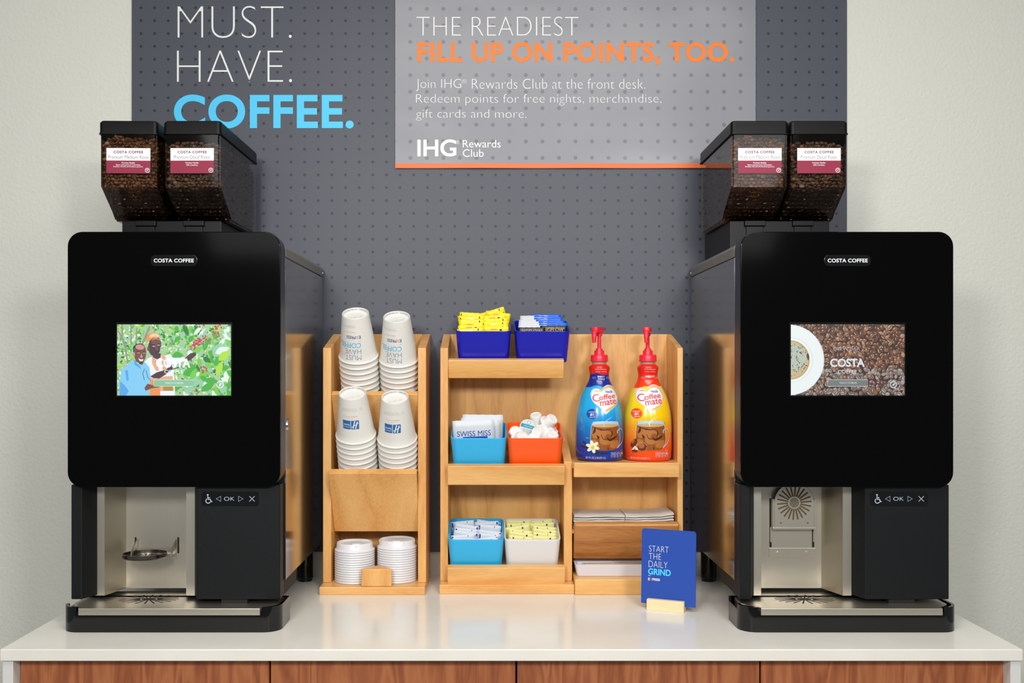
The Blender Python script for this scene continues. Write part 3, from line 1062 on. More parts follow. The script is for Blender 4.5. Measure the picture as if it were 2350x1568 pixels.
# ------------------------------------------------------------------ bean hoppers
smoke = bpy.data.materials.new('clear smoky plastic')
smoke.use_nodes = True
nt = smoke.node_tree
nt.nodes.clear()
out = node(nt, 'ShaderNodeOutputMaterial')
mixs = node(nt, 'ShaderNodeMixShader')
fres = node(nt, 'ShaderNodeFresnel')
fres.inputs['IOR'].default_value = 1.5
tr_ = node(nt, 'ShaderNodeBsdfTransparent')
tr_.inputs[0].default_value = (0.86, 0.85, 0.82, 1)
gl_ = node(nt, 'ShaderNodeBsdfGlossy')
gl_.inputs['Roughness'].default_value = 0.06
nt.links.new(fres.outputs[0], mixs.inputs[0])
nt.links.new(tr_.outputs[0], mixs.inputs[1])
nt.links.new(gl_.outputs[0], mixs.inputs[2])
nt.links.new(mixs.outputs[0], out.inputs[0])

def bean_material(name, stops):
    m = bpy.data.materials.new(name)
    m.use_nodes = True
    nt = m.node_tree
    b = nt.nodes['Principled BSDF']
    g = node(nt, 'ShaderNodeNewGeometry')
    r = ramp(nt, stops)
    nt.links.new(g.outputs['Random Per Island'], r.inputs[0])
    nt.links.new(r.outputs[0], b.inputs['Base Color'])
    b.inputs['Roughness'].default_value = 0.36
    return m
bean_a = bean_material('medium roast beans', [(0.0, (98, 62, 36)), (0.5, (124, 80, 48)), (0.85, (142, 94, 58)), (1.0, (178, 112, 60))])
bean_b = bean_material('decaf beans', [(0.0, (82, 58, 42)), (0.5, (104, 74, 54)), (0.88, (124, 88, 60)), (1.0, (184, 112, 56))])

def add_bean(bm, c, M, s):
    """half-flat ellipsoid with a cut down its flat side"""
    nr, ns = 5, 8
    rows = []
    for j in range(nr + 1):
        ph = PI * j / nr
        x = cos(ph) * 0.0054 * s
        rr = sin(ph)
        if j in (0, nr):
            rows.append([bm.verts.new(c + M @ Vector((x, 0, 0)))])
            continue
        row = []
        for i in range(ns):
            th = 2 * PI * i / ns + PI / 2
            y, z = cos(th) * 0.0041 * rr * s, sin(th) * 0.0034 * rr * s
            if z < 0:
                z *= 0.55
            if i == 4:
                z = 0.0008 * s
            row.append(bm.verts.new(c + M @ Vector((x, y, z))))
        rows.append(row)
    for a, b in zip(rows, rows[1:]):
        for i in range(ns):
            k = (i + 1) % ns
            if len(a) == 1:
                bm.faces.new((a[0], b[i], b[k]))
            elif len(b) == 1:
                bm.faces.new((a[i], b[0], a[k]))
            else:
                bm.faces.new((a[i], b[i], b[k], a[k]))

HW, HD = 0.114, 0.292
# side profile (depth, height) of a hopper, front first; height 0 at the hopper base
HP = [(0.0, 0.170), (0.0, 0.058), (0.066, 0.014), (0.082, 0.0), (HD, 0.0), (HD, 0.170)]
def rmat(rnd):
    return Matrix.Rotation(rnd.uniform(0, 6.28), 3, 'Z') @ Matrix.Rotation(rnd.uniform(0, 6.28), 3, 'X') @ Matrix.Rotation(rnd.uniform(-0.5, 0.5), 3, 'Y')

def beans_mesh(seed, level):
    rnd = random.Random(seed)
    bm = nb()
    hw = HW / 2 - 0.007
    def front(z):      # inner front surface depth at height z
        if z >= 0.058:
            return 0.007
        if z > 0.014:
            return 0.007 + 0.066 * (0.058 - z) / 0.044
        return 0.073 + 0.016 * (0.014 - z) / 0.014
    z = 0.007
    row = 0
    while z < level + 0.008:
        top = level + 0.006 * noise.noise(Vector((seed, z * 40, 0)))
        for lay in range(2):
            x = -hw + (0.0045 if row % 2 else 0)
            while x < hw:
                lv = level + 0.007 * sin(x * 60 + seed) - 0.004 * (abs(x) / hw) ** 2
                if z < lv:
                    add_bean(bm, Vector((x + rnd.uniform(-0.001, 0.001), front(z) + lay * 0.0065 + rnd.uniform(-0.0004, 0.0012), z + rnd.uniform(-0.001, 0.001))), rmat(rnd), rnd.uniform(0.9, 1.12))
                x += 0.0088
        for s in (-1, 1):
            y = front(z) + 0.012
            while y < HD - 0.008:
                if z < level - 0.004:
                    add_bean(bm, Vector((s * hw, y + rnd.uniform(-0.001, 0.001), z + rnd.uniform(-0.001, 0.001))), rmat(rnd), rnd.uniform(0.9, 1.12))
                y += 0.0094
        z += 0.0068
        row += 1
    # top layer of the heap
    y = 0.02
    while y < HD - 0.01:
        x = -hw + 0.004
        while x < hw:
            add_bean(bm, Vector((x, y, level - 0.003 + rnd.uniform(0, 0.008))), rmat(rnd), 1.05)
            x += 0.0092
        y += 0.0092
    # what lies deeper in the heap
    c = hw - 0.004
    prism(bm, [(0.020, level - 0.008), (0.020, 0.062), (0.084, 0.016), (0.10, 0.005), (HD - 0.012, 0.005), (HD - 0.012, level - 0.008)], 'x', -c, c)
    return bm

bean_meshes = [mesh_of('roasted beans', beans_mesh(3, 0.158), bean_a, smooth=True, autosmooth=False),
               mesh_of('roasted beans', beans_mesh(8, 0.149), bean_b, smooth=True, autosmooth=False)]
red_ink = mat('wine red ink', (142, 14, 58), 0.5)
plum_ink = mat('plum ink', (108, 30, 62), 0.5)
label_w = mat('label white', (240, 240, 244), 0.4)
grey_txt = mat('label grey type', (120, 110, 122), 0.5)

def hopper(x, y, z, yaw, kind, label, blabel):
    t = thing('bean_hopper', label, 'hopper', (x, y, z), (0, 0, yaw), 'clear bean hoppers')
    h = HW / 2
    bm = nb()
    loops = []
    for s in (-1, 1):
        loops.append([(s * h, p[0], p[1]) for p in HP])
    v = [[bm.verts.new(p) for p in lp] for lp in loops]
    bm.faces.new(v[0])
    bm.faces.new(list(reversed(v[1])))
    for i in range(5):
        bm.faces.new((v[0][i], v[1][i], v[1][i + 1], v[0][i + 1]))
    bmesh.ops.recalc_face_normals(bm, faces=bm.faces)
    es = [e for e in bm.edges if abs(e.verts[0].co.x - e.verts[1].co.x) < 1e-6 and min(e.verts[0].co.y, e.verts[1].co.y) < 0.09]
    bmesh.ops.bevel(bm, geom=es, offset=0.004, segments=3, affect='EDGES')
    part('container', bm, smoke, t, smooth='w', label='clear smoky container')
    bm = nb()
    rr = rrect(-0.0605, 0.0605, -0.004, HD + 0.003, 0.008, 5)
    r2 = rrect(-0.0592, 0.0592, -0.0025, HD + 0.002, 0.008, 5)
    r3 = rrect(-0.0565, 0.0565, 0.0, HD, 0.008, 5)
    loft(bm, [[(p[0], p[1], 0.1660) for p in rr], [(p[0], p[1], 0.1685) for p in rr], [(p[0], p[1], 0.1685) for p in r2], [(p[0], p[1], 0.1895) for p in r2], [(p[0], p[1], 0.1935) for p in r3]])
    part('lid', bm, mat('hopper lid black', (7, 9, 9), 0.4, spec=0.22), t, smooth='w', label='black lid')
    # paper label
    zc = 0.112
    lw, lh = 0.0445, 0.0258
    bm = nb()
    poly(bm, [(-lw, zc - lh), (lw, zc - lh), (lw, zc + lh), (-lw, zc + lh)], 0.0, 0)
    poly(bm, [(-lw, zc - lh), (lw, zc - lh), (lw, zc + 0.0002), (-lw, zc + 0.0002)], 0.0002, 1)
    facing(bm, -0.0005)
    lb = part('product_label', bm, [label_w, red_ink], t, label='white and wine red paper label')
    bm = nb()
    text(bm, 'COSTA COFFEE', -0.030, 0.030, zc + 0.0150, zc + 0.0202, 0.02, 0, 0, 1.1)
    if kind == 0:
        text(bm, 'Premium Medium Roast', -0.0405, 0.0415, zc + 0.0042, zc + 0.0110, -0.012, 0, 1)
        text(bm, 'Premium Quality', -0.0135, 0.0135, zc - 0.0065, zc - 0.0030, 0.02, 0, 2)
        text(bm, 'Beans selected from Colombian,', -0.025, 0.025, zc - 0.0103, zc - 0.0072, 0.01, 0, 2)
        text(bm, 'Brazilian, Peruvian & Honduran growers.', -0.030, 0.030, zc - 0.0141, zc - 0.0110, 0.01, 0, 2)
    else:
        text(bm, 'Premium Decaf Roast', -0.0370, 0.0370, zc + 0.0042, zc + 0.0110, -0.012, 0, 1)
        text(bm, 'Premium Quality', -0.0135, 0.0135, zc - 0.0065, zc - 0.0030, 0.02, 0, 2)
        text(bm, '100% Colombian.', -0.0120, 0.0120, zc - 0.0103, zc - 0.0075, 0.01, 0, 2)
    seal(bm, 0.0385, zc - 0.0195, 0.0048, 0, 2)
    facing(bm, -0.0009)
    part('lettering', bm, [plum_ink, grey_txt, label_w], lb)
    o = bpy.data.objects.new('coffee_beans', bean_meshes[kind])
    COL.objects.link(o)
    o.location = t.location
    o.rotation_euler = t.rotation_euler
    tag(o, blabel, 'coffee beans', None, 'stuff')
    return t

HZ = 0.8125 + COUNTER
for x0, dx, who, where in ((LX, (0.0685, 0.1990, 0.028, -0.008), 'left', 'left'), (RX, (0.0725, 0.1935, 0.0, 0.0), 'right', 'right')):
    hopper(x0 + dx[0], 1.962, HZ, dx[2], 0, 'clear hopper labelled Medium Roast on top of the %s coffee machine' % who,
           'medium roast beans filling the left hopper on the %s coffee machine' % who)
    hopper(x0 + dx[1], 1.962, HZ, dx[3], 1, 'clear hopper labelled Decaf Roast on top of the %s coffee machine' % who,
           'decaf roast beans filling the right hopper on the %s coffee machine' % who)

# ------------------------------------------------------------------ cup and lid rack
def world_part(name, bm, mats, parent, smooth=False, label=None):
    """mesh given in scene coordinates, stored in the frame of its (upright) thing"""
    return part(name, xform(bm, Matrix.Translation(-parent.location)), mats, parent, smooth, label)

ORG_F, ORG_B = 2.155, 2.296      # front and back of both wooden organisers
T_TOP_F, T_TOP_B = 1.465, 1.5015
def side_profile(z0, zf=T_TOP_F, zb=T_TOP_B, f=ORG_F, b=ORG_B):
    return [(f, z0), (b, z0), (b, zb), (f, zf)]

rk = thing('cup_rack', 'maple rack holding paper cups in two tilted pockets and lids below', 'cup rack', (-0.2630, 2.2, COUNTER))
BZ = 0.9374
world_part('base_board', box(nb(), -0.3795, -0.1465, 2.111, 2.296, COUNTER, BZ, 0.0015), maple_h, rk)
for xa, xb in ((-0.379, -0.3605), (-0.1655, -0.147)):
    world_part('side_panel', prism(nb(), side_profile(BZ + 0.0002), 'x', xa, xb, 0.0012), maple_v, rk)
world_part('back_panel', box(nb(), -0.3603, -0.1657, 2.285, 2.2958, BZ + 0.0002, 1.501), maple_b, rk)
TA = math.radians(28.6)
U = Vector((0, -sin(TA), cos(TA)))       # up a tilted pocket
N = Vector((0, cos(TA), sin(TA)))        # away from the viewer, square to it
def tilted_board(front_top, length, thick, xa, xb):
    """board whose upper front edge runs through front_top=(y,z)"""
    p = Vector((0, front_top[0], front_top[1]))
    q = [p, p - U * length, p - U * length + N * thick, p + N * thick]
    return prism(nb(), [(v.y, v.z) for v in q], 'x', xa, xb, 0.0012)
world_part('pocket_front', tilted_board((2.118, 1.187), 0.161, 0.0185, -0.3602, -0.1658), maple_v, rk)
world_part('pocket_front', tilted_board((2.154, 1.3605), 0.20, 0.0165, -0.3602, -0.1658), maple_h, rk)
world_part('pocket_floor', box(nb(), -0.3602, -0.1658, 2.215, 2.284, 1.05, 1.062), maple_h, rk)
world_part('divider_block', prism(nb(), [(-0.2875, 2.115), (-0.2205, 2.115), (-0.2205, 2.122), (-0.254, 2.160), (-0.2875, 2.122)], 'z', BZ + 0.0002, 0.9762, 0.0015), maple_v, rk, label='wooden block between the lid stacks')

# --- paper cups, mouth down: mouth at z 0, foot at z CH
paper = mat('cup paper', (228, 226, 220), 0.55)
CH, CRM, CRB = 0.108, 0.0432, 0.0298
def cone_r(z):
    return CRM + (CRB - CRM) * z / CH
def cup_mesh():
    bm = nb()
    prof = [(CRM - 0.0008, 0.0), (CRM + 0.0014, 0.0002), (CRM + 0.0023, 0.0016), (CRM + 0.0017, 0.0032), (CRM + 0.0002, 0.0040), (cone_r(0.0052), 0.0052), (cone_r(0.02), 0.02), (cone_r(0.06), 0.06), (cone_r(0.1055), 0.1055), (CRB, CH - 0.0006), (CRB - 0.0005, CH),
            (CRB - 0.0012, CH - 0.0004), (CRB - 0.0020, CH - 0.0085), (0.012, CH - 0.0088), (0, CH - 0.0088)]
    lathe(bm, prof, 48)
    inner = [(CRM - 0.0008, 0.0), (cone_r(0.05) - 0.0006, 0.05), (CRB - 0.0012, CH - 0.0095), (0, CH - 0.0096)]
    lathe(bm, inner, 48)
    bmesh.ops.remove_doubles(bm, verts=bm.verts, dist=1e-6)
    return bm
cup_me = mesh_of('paper cup', cup_mesh(), paper, smooth=True)

def wrap_cone(bm, phi0, eps=0.0002, rf=cone_r):
    """flat drawing (u along the girth at mid height, v up the cone) bent round the axis; phi0 is the middle, -90deg faces the viewer"""
    for v in bm.verts:
        u, h, z = v.co
        r = rf(h) + eps + z
        a = phi0 + u / rf(h)
        v.co = (r * cos(a), r * sin(a), h)
    return bm
navy = mat('cup navy ink', (44, 84, 150), 0.5)
sky = mat('cup blue ink', (96, 188, 226), 0.5)
orange_ink = mat('cup orange ink', (240, 130, 50), 0.5)
pale_ink = mat('cup grey ink', (176, 186, 190), 0.5)
logo_blue = mat('cup logo blue', (28, 104, 172), 0.5)
def flip(bm):      # the cup stands on its mouth: its print is upside down
    for v in bm.verts:
        v.co.x, v.co.y = -v.co.x, -v.co.y
    return bm
def dshape(bm, u0, u1, v0, v1, s, off, z=0, mi=0):
    text(bm, s, u0, u1, v0, v1, off, z, mi)

def foot_print(t, seedv):
    """small type on the foot and round its inner rim"""
    bm = nb()
    for i, x in enumerate((-0.020, -0.008, 0.006)):
        text(bm, 'CNC BIN', x, x + 0.009, -0.008 + 0.001 * i, -0.0062 + 0.001 * i, -0.005)
        text(bm, '2567.21', x + 0.003, x + 0.012, -0.0035 + 0.001 * i, -0.0018 + 0.001 * i, -0.005)
    xform(bm, Matrix.Translation((0, 0, CH - 0.0085)) @ Matrix.Rotation(seedv, 4, 'Z'))
    part('foot_print', bm, grey_ink, t)
    bm = nb()
    text(bm, 'RECYCLED PAPER CUP  -  CAREFUL HOT', -0.030, 0.030, 0, 0.0022, 0.0)
    slice_grid(bm, 0.004)
    for v in bm.verts:
        a = PI / 2 - v.co.x / 0.028 + 0.12
        r = CRB - 0.0020
        h = CH - 0.0052 + v.co.y * 1.0
        v.co = ((r - 0.0003) * cos(a), (r - 0.0003) * sin(a), h)
    bmesh.ops.recalc_face_normals(bm, faces=bm.faces)
    part('rim_print', bm, navy, t)

def top_cup(kind, label, loc, spin, group):
    t = thing('paper_cup', label, 'paper cup', loc, (TA, 0, 0), group)
    # turn about the cup's own axis through its parts
    body = bpy.data.objects.new('cup_body', cup_me)
    COL.objects.link(body)
    body.parent = t
    bm = nb()
    mats_ = [navy, sky, orange_ink, pale_ink]
    if kind == 0:
        # heights are measured from the mouth; flip() turns the drawing over
        def L(s, u0, u1, h0, h1, off, mi):
            text(bm, s, u0, u1, -h1, -h0, off, 0, mi)
        L('MUST.', -0.0205, 0.0200, 0.0110, 0.0225, -0.022, 0)
        L('HAVE.', -0.0205, 0.0200, 0.0255, 0.0370, -0.022, 0)
        L('COFFEE.', -0.0205, 0.0320, 0.0400, 0.0515, 0.012, 1)
        L('E', -0.0200, -0.0153, 0.0610, 0.0680, 0.012, 0)
        L('X', -0.0148, -0.0096, 0.0610, 0.0680, 0.012, 2)
        L('PRESS', -0.0088, 0.0130, 0.0610, 0.0680, 0.012, 0)
        L('CAUTION', -0.0080, 0.0020, 0.0755, 0.0772, 0.015, 2)
        L('CONTENTS HOT', 0.0030, 0.0190, 0.0755, 0.0772, -0.01, 2)
        L('MADE FROM RENEWABLE MATERIAL', -0.0085, 0.0200, 0.0870, 0.0888, -0.01, 3)
        L('TO REDUCE IMPACT ON OUR PLANET', -0.0085, 0.0210, 0.0900, 0.0918, -0.01, 3)
        poly(bm, [(-0.0200, -0.0560), (-0.0155, -0.0560), (-0.0155, -0.0555), (-0.0200, -0.0555)], 0, 0)
    else:
        def L(s, u0, u1, h0, h1, off, mi, z=0):
            text(bm, s, u0, u1, -h1, -h0, off, z, mi)
        mats_ = [logo_blue, white_ink, orange_ink, pale_ink]
        poly(bm, [(-0.0185, -0.0580), (-0.0012, -0.0580), (-0.0012, -0.0375), (-0.0185, -0.0375)], 0, 0)
        poly(bm, [(0.0002, -0.0580), (0.0185, -0.0580), (0.0185, -0.0375), (0.0002, -0.0375)], 0, 0)
        Z = 0.0002
        stroke(bm, [(-0.0148, -0.0555), (-0.0105, -0.0385)], 0.0022, Z, 1)
        stroke(bm, [(-0.0095, -0.0570), (-0.0050, -0.0392)], 0.0022, Z, 1)
        stroke(bm, [(-0.0165, -0.0520), (-0.0140, -0.0492), (-0.0090, -0.0470), (-0.0050, -0.0440), (-0.0020, -0.0432)], 0.0014, Z, 1)
        text(bm, 'Holiday Inn', 0.0022, 0.0168, -0.0445, -0.0412, 0.0, Z, 1)
        text(bm, 'Express', 0.0022, 0.0162, -0.0512, -0.0455, 0.006, Z, 1)
        L('CAUTION', -0.0160, -0.0050, 0.0668, 0.0688, 0.015, 2)
        L('CONTENTS HOT', -0.0035, 0.0150, 0.0668, 0.0688, -0.01, 2)
        L('16 OZ PAPER CUP', -0.0095, 0.0095, 0.0628, 0.0643, -0.01, 3)
        for i in range(3):
            L(('THIS CUP IS MADE FROM RENEWABLE', 'MATERIAL TO REDUCE THE IMPACT OF', 'WASTE ON OUR PLANET TODAY')[i], -0.0180 + 0.002 * i, 0.0215 - 0.002 * i, 0.0795 + 0.0028 * i, 0.0812 + 0.0028 * i, -0.01, 3)
        ring2d(bm, -0.0245, -0.0830, 0.0022, 0.0030, 0, 3, 18, 0.3, 2.1)
        ring2d(bm, -0.0245, -0.0830, 0.0022, 0.0030, 0, 3, 18, 2.4, 4.2)
        ring2d(bm, -0.0245, -0.0830, 0.0022, 0.0030, 0, 3, 18, 4.5, 6.2)
    flip(bm)
    slice_grid(bm, 0.003, 0.006)
    wrap_cone(bm, -PI / 2 + spin)
    part('lettering', bm, mats_, t, label='upside-down blue wording' if kind == 0 else 'upside-down blue hotel logo')
    foot_print(t, 0.3)
    return t

def cup_stack(axis_pt, s, xc, kind, spin, n, toplabel, lowlabel, group):
    """axis_pt: point (y,z) of the pocket axis; s: how far up it the top cup's mouth sits"""
    p = Vector((xc, axis_pt[0], axis_pt[1])) + U * s
    top_cup(kind, toplabel, p, spin, group)
    for k in range(1, n):
        o = bpy.data.objects.new('paper_cup', cup_me)
        COL.objects.link(o)
        o.location = p - U * (0.0137 * k)
        o.rotation_euler = (TA, 0, 0)
        tag(o, lowlabel, 'paper cup', group)

LOW, UPP = (2.176, 1.2186), (2.212, 1.3926)
cup_stack(UPP, 0.0626, -0.3025, 0, -0.20, 7, 'paper cup lettered MUST HAVE COFFEE topping the upper left stack', 'white cup rim nested under the top cup of the upper left stack', 'paper cups in the upper left stack')
cup_stack(UPP, 0.0540, -0.2112, 0, -0.24, 7, 'paper cup lettered MUST HAVE COFFEE topping the upper right stack', 'white cup rim nested under the top cup of the upper right stack', 'paper cups in the upper right stack')
cup_stack(LOW, 0.0600, -0.3038, 1, -0.10, 8, 'paper cup with blue hotel logo topping the lower left stack', 'white cup rim nested under the top cup of the lower left stack', 'paper cups in the lower left stack')
cup_stack(LOW, 0.0500, -0.2117, 1, -0.14, 8, 'paper cup with blue hotel logo topping the lower right stack', 'white cup rim nested under the top cup of the lower right stack', 'paper cups in the lower right stack')

# --- lids
lid_w = mat('white lid plastic', (224, 225, 229), 0.35)
def lid_mesh():
    bm = nb()
    prof = [(0.0425, 0.0), (0.0448, 0.0002), (0.0455, 0.0022), (0.0448, 0.0042), (0.0432, 0.0050), (0.0420, 0.0064), (0.0412, 0.0078), (0.0402, 0.0180), (0.0396, 0.0190), (0.0385, 0.0192), (0.0378, 0.0186), (0.0362, 0.0150), (0.0200, 0.0146), (0, 0.0146)]
    lathe(bm, prof, 48)
    inner = [(0.0425, 0.0), (0.0410, 0.0030), (0.0400, 0.0078), (0.0388, 0.0172), (0.0370, 0.0140), (0, 0.0136)]
    lathe(bm, inner, 48)
    bmesh.ops.remove_doubles(bm, verts=bm.verts, dist=1e-6)
    return bm
lid_me = mesh_of('cup lid', lid_mesh(), lid_w, smooth=True)
def lid_stack(x, y, n, spin, side):
    step = 0.00527
    z0 = BZ + 0.0004
    for k in range(n - 1):
        o = bpy.data.objects.new('drink_lid', lid_me)
        COL.objects.link(o)
        o.location = (x, y, z0 + step * k)
        tag(o, 'white lid rim below the top lid of the %s lid stack' % side, 'cup lid', 'lids in the %s stack' % side)
    t = thing('drink_lid', 'white domed lid with oval bump topping the %s lid stack' % side, 'cup lid', (x, y, z0 + step * (n - 1)), (0, 0, spin), 'lids in the %s stack' % side)
    o = bpy.data.objects.new('lid_body', lid_me)
    COL.objects.link(o)
    o.parent = t
    bm = nb()
    lathe(bm, [(0.0105, 0.0), (0.0098, 0.0016), (0.0078, 0.0022), (0, 0.0022)], 24)
    xform(bm, Matrix.Translation((0.002, -0.008, 0.0145)) @ Matrix.Diagonal((1, 0.75, 1, 1)))
    part('bump', bm, lid_w, t, smooth=True)
    for k in range(5):
        a = -2.6 + k * 0.95
        bm = box(nb(), 0.0395, 0.0413, -0.0016, 0.0016, 0.0135, 0.0182, 0.0005)
        part('tab', xform(bm, Matrix.Rotation(a, 4, 'Z')), lid_w, t)
lid_stack(-0.3107, 2.178, 14, 0.3, 'left')
lid_stack(-0.2150, 2.186, 15, -0.4, 'right')

# ------------------------------------------------------------------ condiment organiser
og = thing('condiment_organizer', 'maple shelf unit holding condiment bins, creamer bottles and napkins', 'condiment organizer', (0.157, 2.2, COUNTER))
XL0, XL1 = -0.1152, -0.0977       # left side
XD0, XD1 = 0.1626, 0.1813         # middle divider
XR0, XR1 = 0.4132, 0.4305         # right side
B3 = 0.9408
SH = math.radians(15)             # the condiment shelves slope to the front
world_part('base_board', box(nb(), XL0, 0.1835, 2.1195, 2.296, COUNTER, B3, 0.0014), maple_h, og)
world_part('base_board', box(nb(), 0.1838, 0.4178, 2.111, 2.296, COUNTER, 0.9545, 0.0018), maple_h, og)
world_part('side_panel', prism(nb(), side_profile(B3 + 0.0002), 'x', XL0, XL1, 0.0012), maple_v, og)
world_part('side_panel', prism(nb(), side_profile(0.9202), 'x', XR0 + 0.0048, XR1, 0.0012), maple_v, og)
world_part('back_panel', box(nb(), XL1 + 0.0003, XR0 + 0.0045, 2.2855, 2.2958, 0.956, 1.5008), maple_b, og)
world_part('divider', prism(nb(), [(ORG_F, B3 + 0.0002), (2.285, B3 + 0.0002), (2.285, 1.2476), (ORG_F, 1.2094)], 'x', XD0, XD1, 0.0012), maple_v, og)

def shelf_frame(y, z):
    """frame of a sloping shelf whose upper surface passes the lip at (y, z)"""
    return Matrix.Translation((0, y, z)) @ Matrix.Rotation(SH, 4, 'X')
# (depth, height) of the shelf surface just behind each lip
SHELF = [(2.177, 1.4290), (2.149, 1.1898), (2.144, 0.9650)]
for k, (y, z) in enumerate(SHELF):
    F = shelf_frame(y, z)
    lip = box(nb(), XL1 - 0.0002, 0.1632, -0.0185, -0.0005, -0.0285 if k == 0 else -0.0272, 0.0140 if k == 0 else 0.0178, 0.0016)
    world_part('shelf_lip', xform(lip, F), maple_h, og)
    depth = (2.2853 - y) / cos(SH)
    xr = 0.1632 if k == 0 else XD0 - 0.0002
    bd = box(nb(), XL1 + 0.0003, xr, 0.0, depth, -0.012, 0.0)
    world_part('shelf_board', xform(bd, F), maple_h, og)
world_part('bottle_shelf', box(nb(), XD1 + 0.0002, XR0 + 0.0045, 2.146, 2.2852, 1.196, 1.2090), maple_h, og)
world_part('shelf_lip', box(nb(), 0.1832, 0.4180, 2.130, 2.1455, 1.1772, 1.2095, 0.0016), maple_h, og)
def tilted(front_top, front_bot, thick, xa, xb):
    p, q = Vector((0, *front_top)), Vector((0, *front_bot))
    u = (p - q).normalized()
    n = Vector((0, u.z, -u.y))
    return prism(nb(), [(v.y, v.z) for v in (p, q, q + n * thick, p + n * thick)], 'x', xa, xb, 0.004, 3)
world_part('napkin_board', tilted((2.127, 1.0720), (2.168, 0.987), 0.016, 0.1845, 0.4175), maple_shaded_h, og, label='shade-coloured grained board in front of the napkins')
world_part('napkin_shelf', box(nb(), XD1 + 0.0002, XR0 + 0.0045, 2.155, 2.2852, 1.048, 1.0555), maple_h, og)

# ------------------------------------------------------------------ bins
BW, BH = 0.1255, 0.0755
def bin_mesh(m):
    bm = nb()
    def lp(w, z, r):
        h = w / 2
        d = h - 0.004
        return [(p[0], p[1] + BW / 2 - 0.004, z) for p in rrect(-h, h, -d, d, r, 5)]
    w0 = BW - 0.010
    loops = [lp(w0 - 0.006, 0.0, 0.010), lp(w0 - 0.001, 0.0022, 0.012), lp(w0, 0.006, 0.0125), lp(BW - 0.001, BH - 0.004, 0.0135), lp(BW, BH - 0.001, 0.014), lp(BW - 0.001, BH, 0.0135), lp(BW - 0.0055, BH, 0.0115), lp(BW - 0.0065, BH - 0.002, 0.011), lp(w0 - 0.007, 0.006, 0.010), lp(w0 - 0.012, 0.0035, 0.008)]
    loft(bm, loops)
    return mesh_of('square bin', bm, m, smooth=True)
BIN_DEF = {
    'navy': mat('navy bin', (24, 28, 178), 0.25), 'aqua': mat('aqua bin', (46, 182, 240), 0.3),
    'orange': mat('orange bin', (255, 92, 16), 0.25), 'white': mat('white bin', (226, 226, 228), 0.3)}
def make_bin(shelf, xc, col, label, dv=0.0):
    y, z = SHELF[shelf]
    o = bpy.data.objects.new('storage_bin', bin_mesh(BIN_DEF[col]))
    COL.objects.link(o)
    o.matrix_world = shelf_frame(y, z) @ Matrix.Translation((xc, 0.001 + dv, 0.0004))
    return tag(o, label, 'bin', 'square condiment bins')
bins = {}
bins['a'] = make_bin(0, px(1109.3, 2.16), 'navy', 'navy blue bin of yellow sachets on the top shelf')
bins['b'] = make_bin(0, px(1245, 2.16), 'navy', 'navy blue bin of tea sachets jutting past the top shelf end')
bins['c'] = make_bin(1, px(1098.7, 2.13), 'aqua', 'light blue bin of cocoa packets on the middle shelf')
bins['d'] = make_bin(1, px(1229, 2.13), 'orange', 'orange bin of small creamer tubs on the middle shelf')
bins['e'] = make_bin(2, px(1092, 2.122), 'aqua', 'light blue bin of white sugar sachets on the bottom shelf')
bins['f'] = make_bin(2, px(1222.5, 2.122), 'white', 'white bin of pale yellow sachets on the bottom shelf')

